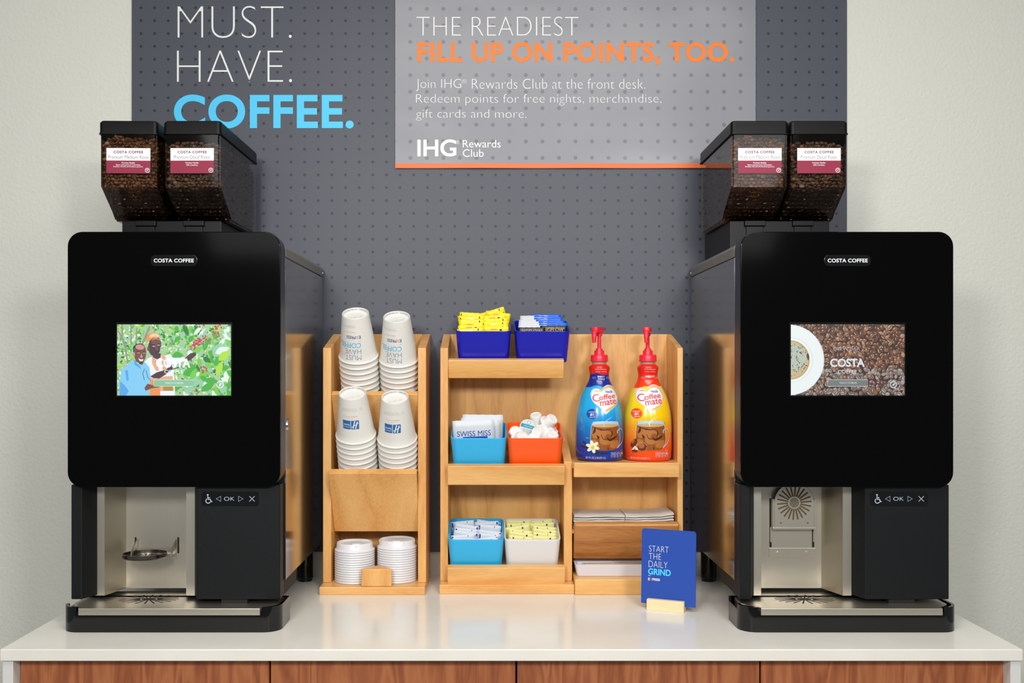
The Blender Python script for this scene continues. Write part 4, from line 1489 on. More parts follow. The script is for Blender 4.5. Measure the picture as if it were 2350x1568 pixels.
# --- sachets: flat pillow, width along x, height along z, thin along y
def sachet_mesh(name, w, h, t, mats, prints=()):
    bm = nb()
    nx, ny = 10, 7
    fr, bk = [], []
    def skin(u, v):
        """how far the front bulges at (u, v), and the crumple in it"""
        bul = max(0.0, min(1.0, min(u, 1 - u) * 6)) * max(0.0, min(1.0, min(v, 1 - v) * 4.5))
        wob = (0.0011 * noise.noise(Vector((u * 4.0, v * 3.0, w * 900))) + 0.0006 * sin(u * 17 + v * 9) + 0.0004 * sin(v * 23 + u * 5)) * bul
        return t * 0.5 * bul ** 0.7 + 0.00012 + wob, wob
    for j in range(ny + 1):
        a, b = [], []
        for i in range(nx + 1):
            u, v = i / nx, j / ny
            yy, wob = skin(u, v)
            yy -= wob
            x = (u - 0.5) * w
            z = v * h + (0.0006 if (i % 2 and j in (0, ny)) else 0)
            a.append(bm.verts.new((x, -yy - wob, z)))
            b.append(bm.verts.new((x, yy - wob * 0.3, z)))
        fr.append(a)
        bk.append(b)
    for j in range(ny):
        for i in range(nx):
            bm.faces.new((fr[j][i], fr[j][i + 1], fr[j + 1][i + 1], fr[j + 1][i]))
            bm.faces.new((bk[j][i], bk[j + 1][i], bk[j + 1][i + 1], bk[j][i + 1]))
    rim = [(0, i) for i in range(nx)] + [(j, nx) for j in range(ny)] + [(ny, i) for i in range(nx, 0, -1)] + [(j, 0) for j in range(ny, 0, -1)]
    for k in range(len(rim)):
        (j0, i0), (j1, i1) = rim[k], rim[(k + 1) % len(rim)]
        bm.faces.new((fr[j0][i0], bk[j0][i0], bk[j1][i1], fr[j1][i1]))
    def flat_skin(u, v):
        i, j = min(nx - 1, int(u * nx)), min(ny - 1, int(v * ny))
        fu, fv = u * nx - i, v * ny - j
        g = lambda q, k: skin(q / nx, k / ny)[0]
        a, b, c, d = g(i, j), g(i + 1, j), g(i, j + 1), g(i + 1, j + 1)
        return max(a * (1 - fu) * (1 - fv) + b * fu * (1 - fv) + c * (1 - fu) * fv + d * fu * fv, 0.0)
    # printed words and marks on the front
    for (kind, s, u0, u1, v0, v1, off, mi) in prints:
        p = nb()
        pu, pv = 0.004, 0.004
        if kind == 'text':
            text(p, s, u0 * w, u1 * w, v0 * h, v1 * h, off, 0, mi)
        else:
            poly(p, [(u0 * w, v0 * h), (u1 * w, v0 * h), (u1 * w, v1 * h), (u0 * w, v1 * h)], 0, mi)
        slice_grid(p, pu, pv)
        vm = {}
        for f in p.faces:
            vs = []
            for v in f.verts:
                if v not in vm:
                    a_, b_ = v.co.x / w + 0.5, v.co.y / h
                    vm[v] = bm.verts.new((v.co.x, -flat_skin(a_, b_) - 0.0004, v.co.y))
                vs.append(vm[v])
            q = bm.faces.new(vs)
            q.material_index = mi
        p.free()
    return mesh_of(name, bm, mats, smooth=True, autosmooth=False)

yel = mat('yellow sachet film', (250, 226, 20), 0.28)
yel_pale = mat('pale yellow sachet paper', (232, 228, 150), 0.5)
sug = mat('white sachet paper', (212, 219, 230), 0.5)
blk = mat('sachet black ink', (28, 26, 34), 0.5)
nav = mat('sachet navy ink', (40, 60, 150), 0.5)
org = mat('sachet orange ink', (246, 150, 40), 0.5)
tea_k = mat('black tea sachet film', (30, 30, 34), 0.3)
tea_w = mat('silver white sachet film', (206, 208, 214), 0.3)
tea_b = mat('bright blue sachet film', (18, 98, 220), 0.3)
gold = mat('gold tea lettering', (214, 176, 110), 0.4)
m_yel = [sachet_mesh('yellow sachet', 0.060, 0.040, 0.0034, [yel, blk, org, white_ink],
                     [('box', '', -0.45, -0.42, 0.80, 0.93, 0, 1), ('box', '', 0.28, 0.32, 0.86, 0.96, 0, 1), ('box', '', -0.15, 0.10, 0.80, 0.88, 0, 3), ('box', '', 0.42, 0.46, 0.60, 0.70, 0, 1)]),
         sachet_mesh('yellow sachet', 0.058, 0.040, 0.0036, [yel, blk, org, white_ink],
                     [('box', '', -0.2, 0.05, 0.84, 0.90, 0, 2), ('box', '', 0.15, 0.24, 0.78, 0.88, 0, 1), ('box', '', -0.42, -0.38, 0.66, 0.78, 0, 1)])]
m_pale = [sachet_mesh('pale yellow sachet', 0.058, 0.040, 0.0034, [yel_pale, nav], [('box', '', 0.18, 0.24, 0.82, 0.93, 0, 1)]),
          sachet_mesh('pale yellow sachet', 0.056, 0.040, 0.0036, [yel_pale, nav, blk], [('box', '', -0.34, -0.29, 0.80, 0.92, 0, 1), ('box', '', 0.1, 0.12, 0.88, 0.96, 0, 2)])]
m_sug = [sachet_mesh('white sugar sachet', 0.056, 0.042, 0.0034, [sug, nav], [('box', '', 0.40, 0.46, 0.82, 0.95, 0, 1)]),
         sachet_mesh('white sugar sachet', 0.054, 0.042, 0.0036, [sug, nav], [('box', '', -0.46, -0.40, 0.70, 0.95, 0, 1), ('box', '', 0.2, 0.23, 0.90, 0.96, 0, 1)])]
m_sugS = sachet_mesh('white sugar sachet', 0.046, 0.042, 0.0034, [sug, nav], [('text', 'S', 0.0, 0.16, 0.54, 0.92, 0.012, 1), ('box', '', -0.30, -0.28, 0.5, 0.9, 0, 1), ('box', '', -0.22, -0.205, 0.5, 0.9, 0, 1)])
m_teak = sachet_mesh('black tea sachet', 0.062, 0.066, 0.004, [tea_k, gold, tea_b], [('text', 'BIGELOW', -0.36, 0.36, 0.80, 0.94, 0.01, 1)])
m_teaw = sachet_mesh('white tea sachet', 0.066, 0.066, 0.004, [tea_w], [])
m_teab = sachet_mesh('blue tea sachet', 0.066, 0.066, 0.004, [tea_b], [])

def put(me, name, F, u, v, w, tilt, yaw, roll, label, cat, group):
    o = bpy.data.objects.new(name, me)
    COL.objects.link(o)
    o.matrix_world = F @ Matrix.Translation((u, v, w)) @ Matrix.Rotation(yaw, 4, 'Z') @ Matrix.Rotation(-tilt, 4, 'X') @ Matrix.Rotation(roll, 4, 'Y')
    return tag(o, label, cat, group)
R = random.Random(21)
def frame_of(b):
    return bins[b].matrix_world.copy()
# yellow sachets, two files leaning back, the rear ones standing higher
F = frame_of('a')
for side, xs in ((0, -0.0278), (1, 0.0278)):
    for k in range(9):
        w = 0.0400 + 0.0019 * k + R.uniform(-0.001, 0.0015)
        put(m_yel[(k + side) % 2], 'sweetener_sachet', F, xs + R.uniform(-0.002, 0.002), 0.0125 + 0.0118 * k, w + 0.002 * sin(k * 2.3 + side), 0.06 + R.uniform(-0.05, 0.05), R.uniform(-0.05, 0.05), R.uniform(-0.13, 0.13),
            'yellow sweetener sachet standing in the left navy bin', 'sachet', 'yellow sachets in the navy bin')
put(m_yel[0], 'sweetener_sachet', F, 0.030, 0.1135, 0.062, 0.05, 0.0, -0.30, 'yellow sweetener sachet sticking out slanted above the left navy bin', 'sachet', 'yellow sachets in the navy bin')
# tea
F = frame_of('b')
put(m_teak, 'tea_sachet', F, -0.024, 0.0115, 0.0155, 0.02, 0.0, 0.0, 'black tea sachet at the front left of the right navy bin', 'tea sachet', 'tea sachets in the navy bin')
put(m_teak, 'tea_sachet', F, 0.0265, 0.0190, 0.0180, 0.02, 0.0, 0.0, 'black tea sachet at the front right of the right navy bin', 'tea sachet', 'tea sachets in the navy bin')
for k in range(6):
    put(m_teaw, 'tea_sachet', F, -0.0205 + 0.002 * k * 0.6, 0.0195 + 0.0125 * k, 0.0185 + 0.0019 * k, 0.03, R.uniform(-0.03, 0.03), R.uniform(-0.03, 0.01),
        'silver white tea sachet at the left of the right navy bin', 'tea sachet', 'tea sachets in the navy bin')
for k in range(6):
    put(m_teab, 'tea_sachet', F, 0.0205 - 0.0030 * k * 0.5 + (0.0035 if k < 2 else 0), 0.0290 + 0.0125 * k, 0.0195 + 0.0019 * k, 0.03, R.uniform(-0.03, 0.03), R.uniform(-0.01, 0.05) + 0.05 * (k < 3),
        'bright blue tea sachet at the right of the right navy bin', 'tea sachet', 'tea sachets in the navy bin')
# sugar
F = frame_of('e')
for side, xs in ((0, -0.027), (1, 0.027)):
    for k in range(8):
        w = 0.0120 + 0.0034 * k - (0.0055 if side and 2 < k < 6 else 0) + R.uniform(-0.001, 0.001)
        me = m_sugS if (k == 0 and side == 0) else m_sug[(k + side) % 2]
        put(me, 'sugar_sachet', F, xs + R.uniform(-0.0015, 0.0015), 0.0125 + 0.0112 * k, w, 0.10, R.uniform(-0.10, 0.10), R.uniform(-0.16, 0.16),
            'white sugar sachet in the light blue bottom bin' if not (k == 0 and side == 0) else 'white sugar sachet showing a large blue S in the light blue bottom bin', 'sachet', 'white sachets in the light blue bin')
put(m_sug[0], 'sugar_sachet', F, 0.022, 0.0985, 0.034, 0.08, 0.0, 0.16, 'white sugar sachet poking up at the back of the light blue bottom bin', 'sachet', 'white sachets in the light blue bin')
# pale yellow
F = frame_of('f')
for side, xs in ((0, -0.0272), (1, 0.0272)):
    for k in range(9):
        w = 0.0125 + 0.0030 * k + R.uniform(-0.001, 0.001)
        put(m_pale[(k + side) % 2], 'sweetener_sachet', F, xs + R.uniform(-0.001, 0.001), 0.0125 + 0.0112 * k, w, 0.10, R.uniform(-0.08, 0.08), R.uniform(-0.13, 0.13),
            'pale yellow sweetener sachet in the white bin', 'sachet', 'pale yellow sachets in the white bin')
# cocoa packets
coc = mat('cocoa packet paper', (212, 217, 224), 0.45)
cblue = mat('cocoa packet blue', (44, 82, 168), 0.45)
m_coc = sachet_mesh('cocoa packet', 0.092, 0.1085, 0.0050, [coc, cblue, white_ink],
                    [('text', 'SWISS MISS', -0.405, 0.415, 0.665, 0.780, 0.0, 1), ('box', '', -0.27, 0.33, 0.59, 0.655, 0, 1)])
m_cocp = sachet_mesh('cocoa packet', 0.092, 0.1040, 0.0055, [coc, cblue], [('box', '', 0.36, 0.38, 0.55, 0.60, 0, 1)])
F = frame_of('c')
put(m_coc, 'cocoa_packet', F, -0.0075, 0.0145, 0.0042, 0.03, 0.0, -0.05, 'white cocoa packet lettered SWISS MISS at the front of the light blue bin', 'cocoa packet', 'cocoa packets in the light blue bin')
for k in range(4):
    put(m_cocp, 'cocoa_packet', F, 0.0020 + 0.0018 * k, 0.0270 + 0.0135 * k, 0.0042, 0.03, 0.0, (-0.02, 0.02, 0.03, 0.01)[k], 'plain edge of a white cocoa packet behind the lettered one', 'cocoa packet', 'cocoa packets in the light blue bin')

# --- creamer tubs: foil lid at z 0, narrow end up
tub_w = mat('creamer tub plastic', (240, 238, 234), 0.3)
foil = mat('creamer foil', (222, 226, 228), 0.35)
teal = mat('creamer teal ink', (32, 158, 190), 0.45)
def tub_mesh():
    bm = nb()
    lathe(bm, [(0, 0.0004), (0.0165, 0.0004), (0.0196, 0.0002), (0.0198, 0.0012), (0.0168, 0.0016), (0.0158, 0.004), (0.0140, 0.0185), (0.0130, 0.0208), (0.0110, 0.0216), (0.0100, 0.0206), (0, 0.0204)], 24)
    return bm
tub_me = mesh_of('creamer tub', tub_mesh(), tub_w, smooth=True)
def foil_mesh():
    bm = nb()
    poly(bm, ellipse(0, 0, 0.0196, n=28), 0.0, 0)
    poly(bm, [(0.0185, -0.006), (0.0262, -0.0025), (0.0262, 0.0025), (0.0185, 0.006)], 0.0, 0)
    # teal band, printed brand line and small type
    a = ellipse(0, 0, 0.0186, n=28)
    bm2 = [(-0.0186, -0.001), (0.0183, -0.001), (0.0170, 0.0070), (-0.0170, 0.0070)]
    poly(bm, bm2, 0.0002, 1)
    text(bm, 'Half & Half', -0.0105, 0.0105, 0.0012, 0.0046, 0.0, 0.0003, 0)
    ring2d(bm, 0, 0.0120, 0.0040, 0.0047, 0.0002, 1, 18)
    for i in range(4):
        text(bm, 'ULTRA PASTEURIZED', -0.0125 + 0.001 * i, 0.0125 - 0.001 * i, -0.0052 - 0.0030 * i, -0.0036 - 0.0030 * i, -0.005, 0.0003, 2)
    # the lid faces down the tub's axis
    xform(bm, Matrix.Rotation(PI, 4, 'X'))
    return bm
foil_me = mesh_of('creamer foil', foil_mesh(), [foil, teal, blk])
F = frame_of('d')
def tub(u, v, w, rx, ry, rz, label):
    t = bpy.data.objects.new('creamer_tub', None)
    t.empty_display_size = 0.01
    COL.objects.link(t)
    t.matrix_world = F @ Matrix.Translation((u, v, w)) @ Matrix.Rotation(rz, 4, 'Z') @ Matrix.Rotation(ry, 4, 'Y') @ Matrix.Rotation(rx, 4, 'X')
    tag(t, label, 'creamer tub', 'creamer tubs in the orange bin')
    for nm, me in (('tub', tub_me), ('foil_lid', foil_me)):
        o = bpy.data.objects.new(nm, me)
        COL.objects.link(o)
        o.parent = t
g = 'white creamer tub heaped in the orange bin'
tub(-0.036, 0.031, 0.0640, 1.10, 0.0, 0.5, 'creamer tub lying at the front left of the orange bin')
tub(0.000, 0.032, 0.0580, 0.85, 0.0, -0.2, 'creamer tub lying low at the front middle of the orange bin')
tub(0.037, 0.033, 0.0560, 0.25, 0.1, 0.3, 'upturned creamer tub at the front right of the orange bin')
tub(-0.015, 0.062, 0.0800, -1.95, 0.35, 0.25, 'creamer tub showing its printed teal lid above the orange bin')
tub(0.016, 0.050, 0.0710, 1.15, -0.5, -0.5, 'creamer tub tipped sideways in the middle of the orange bin')
tub(0.030, 0.074, 0.0860, 0.3, 0.75, -0.2, 'creamer tub tipped over topmost at the right of the heap')
tub(0.008, 0.100, 0.0800, 0.2, -0.2, 0.0, 'upturned creamer tub at the back of the orange bin')
tub(0.0375, 0.070, 0.0600, -0.3, 0.35, 2.6, 'creamer tub leaning on the right wall of the orange bin')
tub(-0.042, 0.060, 0.0620, 0.5, -0.55, 0.6, 'creamer tub by the left wall with its lid tab sticking out')
for (u, v) in ((-0.040, 0.095), (0.042, 0.100), (-0.034, 0.034), (0.0, 0.07), (0.038, 0.066), (0.004, 0.032)):
    tub(u, v, 0.020 if v < 0.09 else 0.045, 0.2 * R.uniform(-1, 1), 0.2 * R.uniform(-1, 1), R.uniform(0, 6), g)

# ------------------------------------------------------------------ creamer bottles
BOT = [(0.0, 0.0), (0.0455, 0.0), (0.0500, 0.0018), (0.0535, 0.0075), (0.0545, 0.030), (0.0543, 0.0635), (0.0540, 0.085), (0.0530, 0.100), (0.0515, 0.112), (0.0492, 0.124), (0.0462, 0.136), (0.0428, 0.148), (0.0365, 0.160), (0.0305, 0.1715),
       (0.0258, 0.180), (0.0232, 0.187), (0.0222, 0.194), (0.0228, 0.201), (0.0244, 0.208), (0.0248, 0.2115), (0.0238, 0.2145), (0.0210, 0.2175), (0.0180, 0.2195)]
def bot_r(z):
    for (r0, z0), (r1, z1) in zip(BOT[1:], BOT[2:]):
        if z0 <= z <= z1:
            return r0 + (r1 - r0) * (z - z0) / max(1e-9, z1 - z0)
    return BOT[-1][0] if z > BOT[-1][1] else BOT[1][0]

def label_film(name, stops, wave):
    """printed sleeve: colour bands and a printed blend by height on the bottle"""
    m = mat(name, (200, 200, 200), 0.16, coat=0.3)
    nt = m.node_tree
    b = nt.nodes['Principled BSDF']
    tc = node(nt, 'ShaderNodeTexCoord')
    sp = node(nt, 'ShaderNodeSeparateXYZ')
    nt.links.new(tc.outputs['Object'], sp.inputs[0])
    w = node(nt, 'ShaderNodeMath', operation='MULTIPLY')
    w.inputs[1].default_value = 170.0
    nt.links.new(sp.outputs[0], w.inputs[0])
    s = node(nt, 'ShaderNodeMath', operation='SINE')
    nt.links.new(w.outputs[0], s.inputs[0])
    a = node(nt, 'ShaderNodeMath', operation='MULTIPLY_ADD')
    a.inputs[1].default_value = wave
    nt.links.new(s.outputs[0], a.inputs[0])
    nt.links.new(sp.outputs[2], a.inputs[2])
    d = node(nt, 'ShaderNodeMath', operation='DIVIDE')
    d.inputs[1].default_value = 0.22
    nt.links.new(a.outputs[0], d.inputs[0])
    r = ramp(nt, stops)
    nt.links.new(d.outputs[0], r.inputs[0])
    nt.links.new(r.outputs[0], b.inputs['Base Color'])
    return m
film_b = label_film('blue sleeve', [(0.0, (14, 48, 156)), (0.12, (18, 66, 176)), (0.36, (24, 128, 206)), (0.52, (34, 172, 232)), (0.765, (34, 172, 232)), (0.772, (24, 44, 146)), (0.893, (24, 44, 146)), (0.90, (232, 34, 20))], 0.0022)
film_y = label_film('yellow sleeve', [(0.0, (250, 72, 22)), (0.14, (253, 90, 20)), (0.34, (255, 158, 14)), (0.46, (252, 208, 8)), (0.755, (250, 214, 10)), (0.765, (246, 62, 22)), (0.885, (240, 44, 18)), (0.90, (232, 34, 20))], 0.0022)
pump_red = mat('red pump plastic', (244, 40, 66), 0.28)
clear_neck = mat('bottle neck plastic', (176, 150, 130), 0.2)
INK = {n: mat('bottle ' + n, c, 0.25) for n, c in {'white': (232, 232, 240), 'red': (226, 52, 44), 'gold': (240, 178, 40), 'blue': (30, 74, 170), 'orange': (240, 84, 30), 'coffee': (150, 84, 34), 'coffee2': (182, 114, 56), 'foam': (206, 168, 118),
       'dark': (74, 40, 22), 'glass': (176, 208, 226), 'cream': (244, 238, 206), 'lime': (206, 206, 90), 'pod': (62, 40, 36), 'nut': (110, 52, 26), 'nut2': (176, 104, 56), 'lite': (196, 210, 236)}.items()}
IN = list(INK)
II = {n: i for i, n in enumerate(IN)}

def bottle(x, y, kind, yaw, label):
    t = thing('creamer_bottle', label, 'creamer bottle', (x, y, 1.2092), group='creamer pump bottles')
    film = film_b if kind == 0 else film_y
    part('bottle', lathe(nb(), BOT, 56), film, t, smooth=True)
    part('neck', lathe(nb(), [(0.0178, 0.2190), (0.0166, 0.2205), (0.0166, 0.2265), (0.0, 0.2265)], 32), clear_neck, t, smooth=True, label='clear neck ring')
    # pump
    bm = nb()
    nrm = 48
    rows = []
    for z, r in ((0.2255, 0.0196), (0.2265, 0.0203), (0.2285, 0.0203), (0.2295, 0.0197), (0.2400, 0.0194), (0.2412, 0.0185)):
        rows.append([(r * (1.0 + (0.012 if (i % 2 and 0.229 < z < 0.2405) else 0)) * cos(2 * PI * i / nrm), r * (1.0 + (0.012 if (i % 2 and 0.229 < z < 0.2405) else 0)) * sin(2 * PI * i / nrm), z) for i in range(nrm)])
    loft(bm, rows)
    lathe(bm, [(0.0, 0.2412), (0.0118, 0.2412), (0.0112, 0.2510), (0.0082, 0.2516), (0.0078, 0.2555), (0.0062, 0.2562), (0.0045, 0.2564), (0.0041, 0.290), (0, 0.290)], 28)
    cp = part('pump_cap', bm, pump_red, t, smooth=True, label='red screw cap and stem')
    bm = nb()
    d = Vector((sin(yaw), -cos(yaw), 0))
    # thumb pad: rounded wedge, then the spout that turns down
    out_ = rrect(-0.0085, 0.0085, -0.026, 0.0115, 0.006, 5)
    loft(bm, [[(p[0] * 0.86, p[1] * 0.95, 0.2915) for p in out_], [(p[0], p[1], 0.2945) for p in out_], [(p[0], p[1], 0.3015 + (0.0012 if p[1] > 0 else 0)) for p in out_], [(p[0] * 0.9, p[1] * 0.95, 0.3040 + (0.0010 if p[1] > 0 else 0)) for p in out_]])
    lathe(bm, [(0.0, 0.2845), (0.0066, 0.2845), (0.0070, 0.2935), (0, 0.2935)], 20)
    tube(bm, [(0, -0.012, 0.2975), (0, -0.019, 0.2955), (0, -0.0225, 0.2900), (0, -0.0232, 0.2800)], [0.0070, 0.0066, 0.0060, 0.0054], 12)
    tube(bm, [(0, -0.0232, 0.2802), (0, -0.0234, 0.2685)], [0.0048, 0.0045], 12)
    bmesh.ops.recalc_face_normals(bm, faces=bm.faces)
    xform(bm, Matrix.Rotation(yaw, 4, 'Z'))
    part('pump_head', bm, pump_red, t, smooth=True, label='red pump head with spout')
    # printed art, drawn as it is seen from the front in millimetres
    bm = nb()
    sx = 0.0 if kind == 0 else -9.2      # the hazelnut art sits a little further left
    zl = [0.0]
    def c(p):
        return (((p[0] - 470) / 8.475 + sx) * 0.001, (180.0 - (p[1] + (0 if kind == 0 else -8)) / 8.475) * 0.001)
    def P(pts, n, dz=1):
        zl[0] += dz * 0.00003
        poly(bm, [c(p) for p in pts], zl[0], II[n])
    def S(pts, w, n):
        zl[0] += 0.00003
        if isinstance(w, list):
            pts, w = smooth_line(pts, w)
        ww = [v / 8475.0 for v in w] if isinstance(w, list) else w / 8475.0
        stroke(bm, [c(p) for p in pts], ww, zl[0], II[n])
    def T(s, x0, x1, y0, y1, off, n, rot=0.0, ls=1.0):
        zl[0] += 0.00003
        a, b = c((x0, y1)), c((x1, y0))
        text(bm, s, a[0], b[0], a[1], b[1], off, zl[0], II[n], ls, rot2((a[0] + b[0]) / 2, (a[1] + b[1]) / 2, rot) if rot else None)
    heart = [(270, 250), (290, 175), (345, 130), (420, 135), (472, 172), (520, 105), (600, 62), (690, 80), (765, 140), (805, 230), (808, 330), (780, 420), (720, 490), (640, 550), (540, 625), (490, 555), (420, 480), (340, 420), (290, 350)]
    heart = smooth_loop(heart, 4)
    P(heart, 'lite')
    P([((p[0] - 545) * 0.93 + 545, (p[1] - 320) * 0.93 + 320) for p in heart], 'white')
    S([(338, 196), (385, 178), (435, 178), (478, 198)], [4, 22, 22, 6], 'gold')
    S([(470, 200), (510, 150), (570, 112), (640, 100), (710, 130), (765, 200), (792, 290), (778, 385), (735, 445), (650, 505), (570, 545), (545, 578)], [16, 26, 30, 28, 22, 18, 14, 16, 22, 34, 30, 4], 'gold')
    T('Nestlé', 552, 692, 168, 216, 0.02, 'blue')
    T('C', 304, 432, 240, 380, 0.0, 'red', 0.10)
    T('offee', 424, 742, 236, 336, 0.012, 'red', 0.14)
    T('mate', 436, 762, 340, 444, 0.012, 'red', 0.14)
    bcol = 'blue' if kind == 0 else 'orange'
    bx, byy = (290, 615) if kind == 0 else (283, 612)
    ring2d(bm, *c((bx, byy)), 0.0110, 0.01165, zl[0] + 0.00003, II[bcol], 32)
    P(ellipse(bx, byy, 90, n=32), bcol)
    T("AMERICA'S", bx - 68, bx + 68, byy - 50, byy - 25, -0.004, 'white', 0.08)
    T('#1', bx - 38, bx + 28, byy - 20, byy + 42, 0.02, 'white')
    T('CREAMER', bx - 50, bx + 55, byy + 52, byy + 74, -0.004, 'white', 0.08)
    # glass cup of coffee
    P(smooth_loop([(300, 770), (540, 772), (790, 770), (802, 880), (825, 1060), (818, 1180), (780, 1255), (715, 1298), (540, 1312), (370, 1300), (300, 1250), (264, 1170), (260, 1050), (284, 880)], 4), 'coffee')
    P([(300, 770), (790, 770), (797, 832), (288, 832)], 'glass')
    P(ellipse(543, 770, 246, 20, 0, 28), 'glass')
    P(ellipse(543, 836, 252, 34, 0, 28), 'foam')
    P(smooth_loop([(300, 880), (420, 900), (450, 990), (400, 1060), (330, 1080), (280, 1010)]), 'coffee2')
    P(smooth_loop([(470, 900), (640, 960), (700, 1120), (560, 1200), (430, 1150)]), 'coffee2')
    P(smooth_loop([(560, 1000), (640, 1010), (660, 1090), (590, 1120), (520, 1080)]), 'coffee')
    P(smooth_loop([(300, 1100), (380, 1130), (420, 1230), (340, 1270), (280, 1190)]), 'coffee2')
    P(smooth_loop([(660, 1150), (780, 1120), (800, 1200), (720, 1270), (620, 1240)]), 'coffee2')
    for q, w in (([(340, 870), (330, 940), (300, 990)], [20, 44, 10]), ([(345, 885), (470, 915), (640, 915)], [10, 22, 8]), ([(370, 1010), (400, 1060), (395, 1090)], [8, 40, 8]), ([(560, 1060), (620, 1110), (690, 1080), (770, 1030)], [10, 40, 44, 8]),
                 ([(650, 930), (665, 1000), (640, 1060)], [8, 26, 8]), ([(580, 1240), (590, 1290)], [8, 26]), ([(450, 1000), (500, 1090), (600, 1100)], [6, 14, 6])):
        S(q, w, 'dark')
    S([(288, 790), (270, 900), (260, 1080), (264, 1170), (300, 1250)], 9, 'glass')
    S([(796, 800), (812, 950), (828, 1080), (816, 1190), (760, 1275)], 9, 'glass')
    S([(780, 990), (775, 940), (830, 905), (875, 930), (900, 1010), (890, 1110), (850, 1190), (770, 1262)], [14, 20, 14, 12, 12, 12, 14, 22], 'glass')
    S([(520, 860), (500, 800), (560, 740), (660, 670)], [6, 18, 14, 4], 'lite' if kind == 0 else 'cream')
    if kind == 0:
        for q in ([(125, 1140), (165, 1180), (215, 1240)], [(85, 1225), (150, 1250), (230, 1270)], [(300, 1330), (370, 1360), (400, 1415)], [(370, 1325), (470, 1360), (575, 1350)]):
            S(q, [12, 30, 16], 'pod')
        for k in range(6):
            a = 0.3 + k * 2 * PI / 6
            P(ellipse(300 + 68 * cos(a), 1238 + 68 * sin(a), 58, 32, a, 14), 'cream')
        P(ellipse(300, 1250, 32, 38, 0, 14), 'lime')
        T('50.7 FL OZ (1.58 QT) 1.5 L', 178, 545, 1430, 1482, -0.005, 'white')
        T('MADE WITHOUT', 182, 240, 1066, 1080, -0.01, 'white')
    else:
        P(ellipse(235, 1180, 46, 90, 0.45, 20), 'nut')
        P(ellipse(222, 1150, 18, 46, 0.45, 14), 'nut2')
        P(ellipse(375, 1250, 88, 84, 0, 24), 'nut')
        P(ellipse(360, 1225, 54, 52, 0, 20), 'nut2')
        S(ellipse(375, 1250, 86, 82, 0, 24), 6, 'foam')
        P([(195, 1318), (250, 1232), (300, 1285), (300, 1330)], 'cream')
        P(ellipse(250, 1330, 52, 26, 0, 16), 'nut')
        P(ellipse(250, 1298, 9, 18, 0, 10), 'nut2')
        T('50.7 FL OZ (1.58 QT) 1.5 L', 185, 515, 1450, 1500, -0.005, 'white')
    b0 = 640 if kind == 0 else 620
    for k in range(4):
        q = [(b0 + 4 + 60 * k + (14 if k else 0), 1350), (b0 + 56 + 60 * k + 14, 1350), (b0 + 56 + 60 * k + 14, 1440), (b0 + 4 + 60 * k + (14 if k else 0), 1440)]
        S(q + [q[0]], 5, 'lite')
        T(('25', '1g', '0g', '1')[k], q[0][0] + 14, q[1][0] - 14, 1362, 1396, 0.0, 'white')
        T(('CALS', 'FAT', 'SOD', 'SUG')[k], q[0][0] + 10, q[1][0] - 10, 1408, 1420, 0.0, 'white')
    T('PER 1 TBSP', b0 + 190, b0 + 240, 1312, 1328, 0.0, 'white')
    # words on the collar, measured from the neck itself
    def C(s, x0, x1, z0, z1, off, n):
        zl[0] += 0.00003
        text(bm, s, x0, x1, z0, z1, off, zl[0], II[n])
    C('Do Not Refrigerate', -0.0105, 0.0130, 0.2060, 0.2092, 0.0, 'white')
    C('1 Pump = 1 Serving', -0.0095, 0.0125, 0.2008, 0.2040, 0.0, 'white')
    if kind == 0:
        C('FRENCH', -0.0055, 0.0085, 0.1895, 0.1930, 0.004, 'white')
        C('VANILLA', -0.0055, 0.0090, 0.1840, 0.1880, 0.004, 'white')
    else:
        C('HAZELNUT', -0.0085, 0.0115, 0.1895, 0.1940, 0.006, 'white')
    for s_ in (-1, 1):
        C('ARTIFICIALLY', 0.0015 + s_ * 0.0145 - 0.004, 0.0015 + s_ * 0.0145 + 0.004, 0.1895, 0.1907, 0.0, 'lite')
        C('FLAVORED', 0.0015 + s_ * 0.0145 - 0.0035, 0.0015 + s_ * 0.0145 + 0.0035, 0.1868, 0.1880, 0.0, 'lite')
    # nutrition panel that starts on the right flank
    if kind == 1:
        for k in range(26):
            z = 0.170 - k * 0.0042
            r = bot_r(z)
            a, b_ = r * 0.86, r * 0.985
            poly(bm, [(a, z), (b_, z), (b_, z + 0.0024), (a, z + 0.0024)], 0.00003, II['cream'])
            for q in range(3):
                u = a + (b_ - a) * (0.12 + 0.28 * q)
                poly(bm, [(u, z + 0.0006), (u + (b_ - a) * 0.18, z + 0.0006), (u + (b_ - a) * 0.18, z + 0.0018), (u, z + 0.0018)], 0.00008, II['dark'])
    slice_grid(bm, 0.0025, 0.004)
    for v in bm.verts:
        x_, z_, e = v.co
        r = bot_r(z_)
        q = max(-0.996, min(0.996, x_ / r))
        a = -PI / 2 + math.asin(q)
        v.co = ((r + 0.00015 + e) * cos(a), (r + 0.00015 + e) * sin(a), z_)
    part('label_print', bm, list(INK.values()), t, label='heart logo, cup of coffee and small print')
    return t
bottle(px(1375.5, 2.203), 2.205, 0, -0.62, 'blue French vanilla creamer pump bottle on the right shelf')
bottle(px(1486.8, 2.203), 2.205, 1, -0.30, 'yellow and orange hazelnut creamer pump bottle on the right shelf')

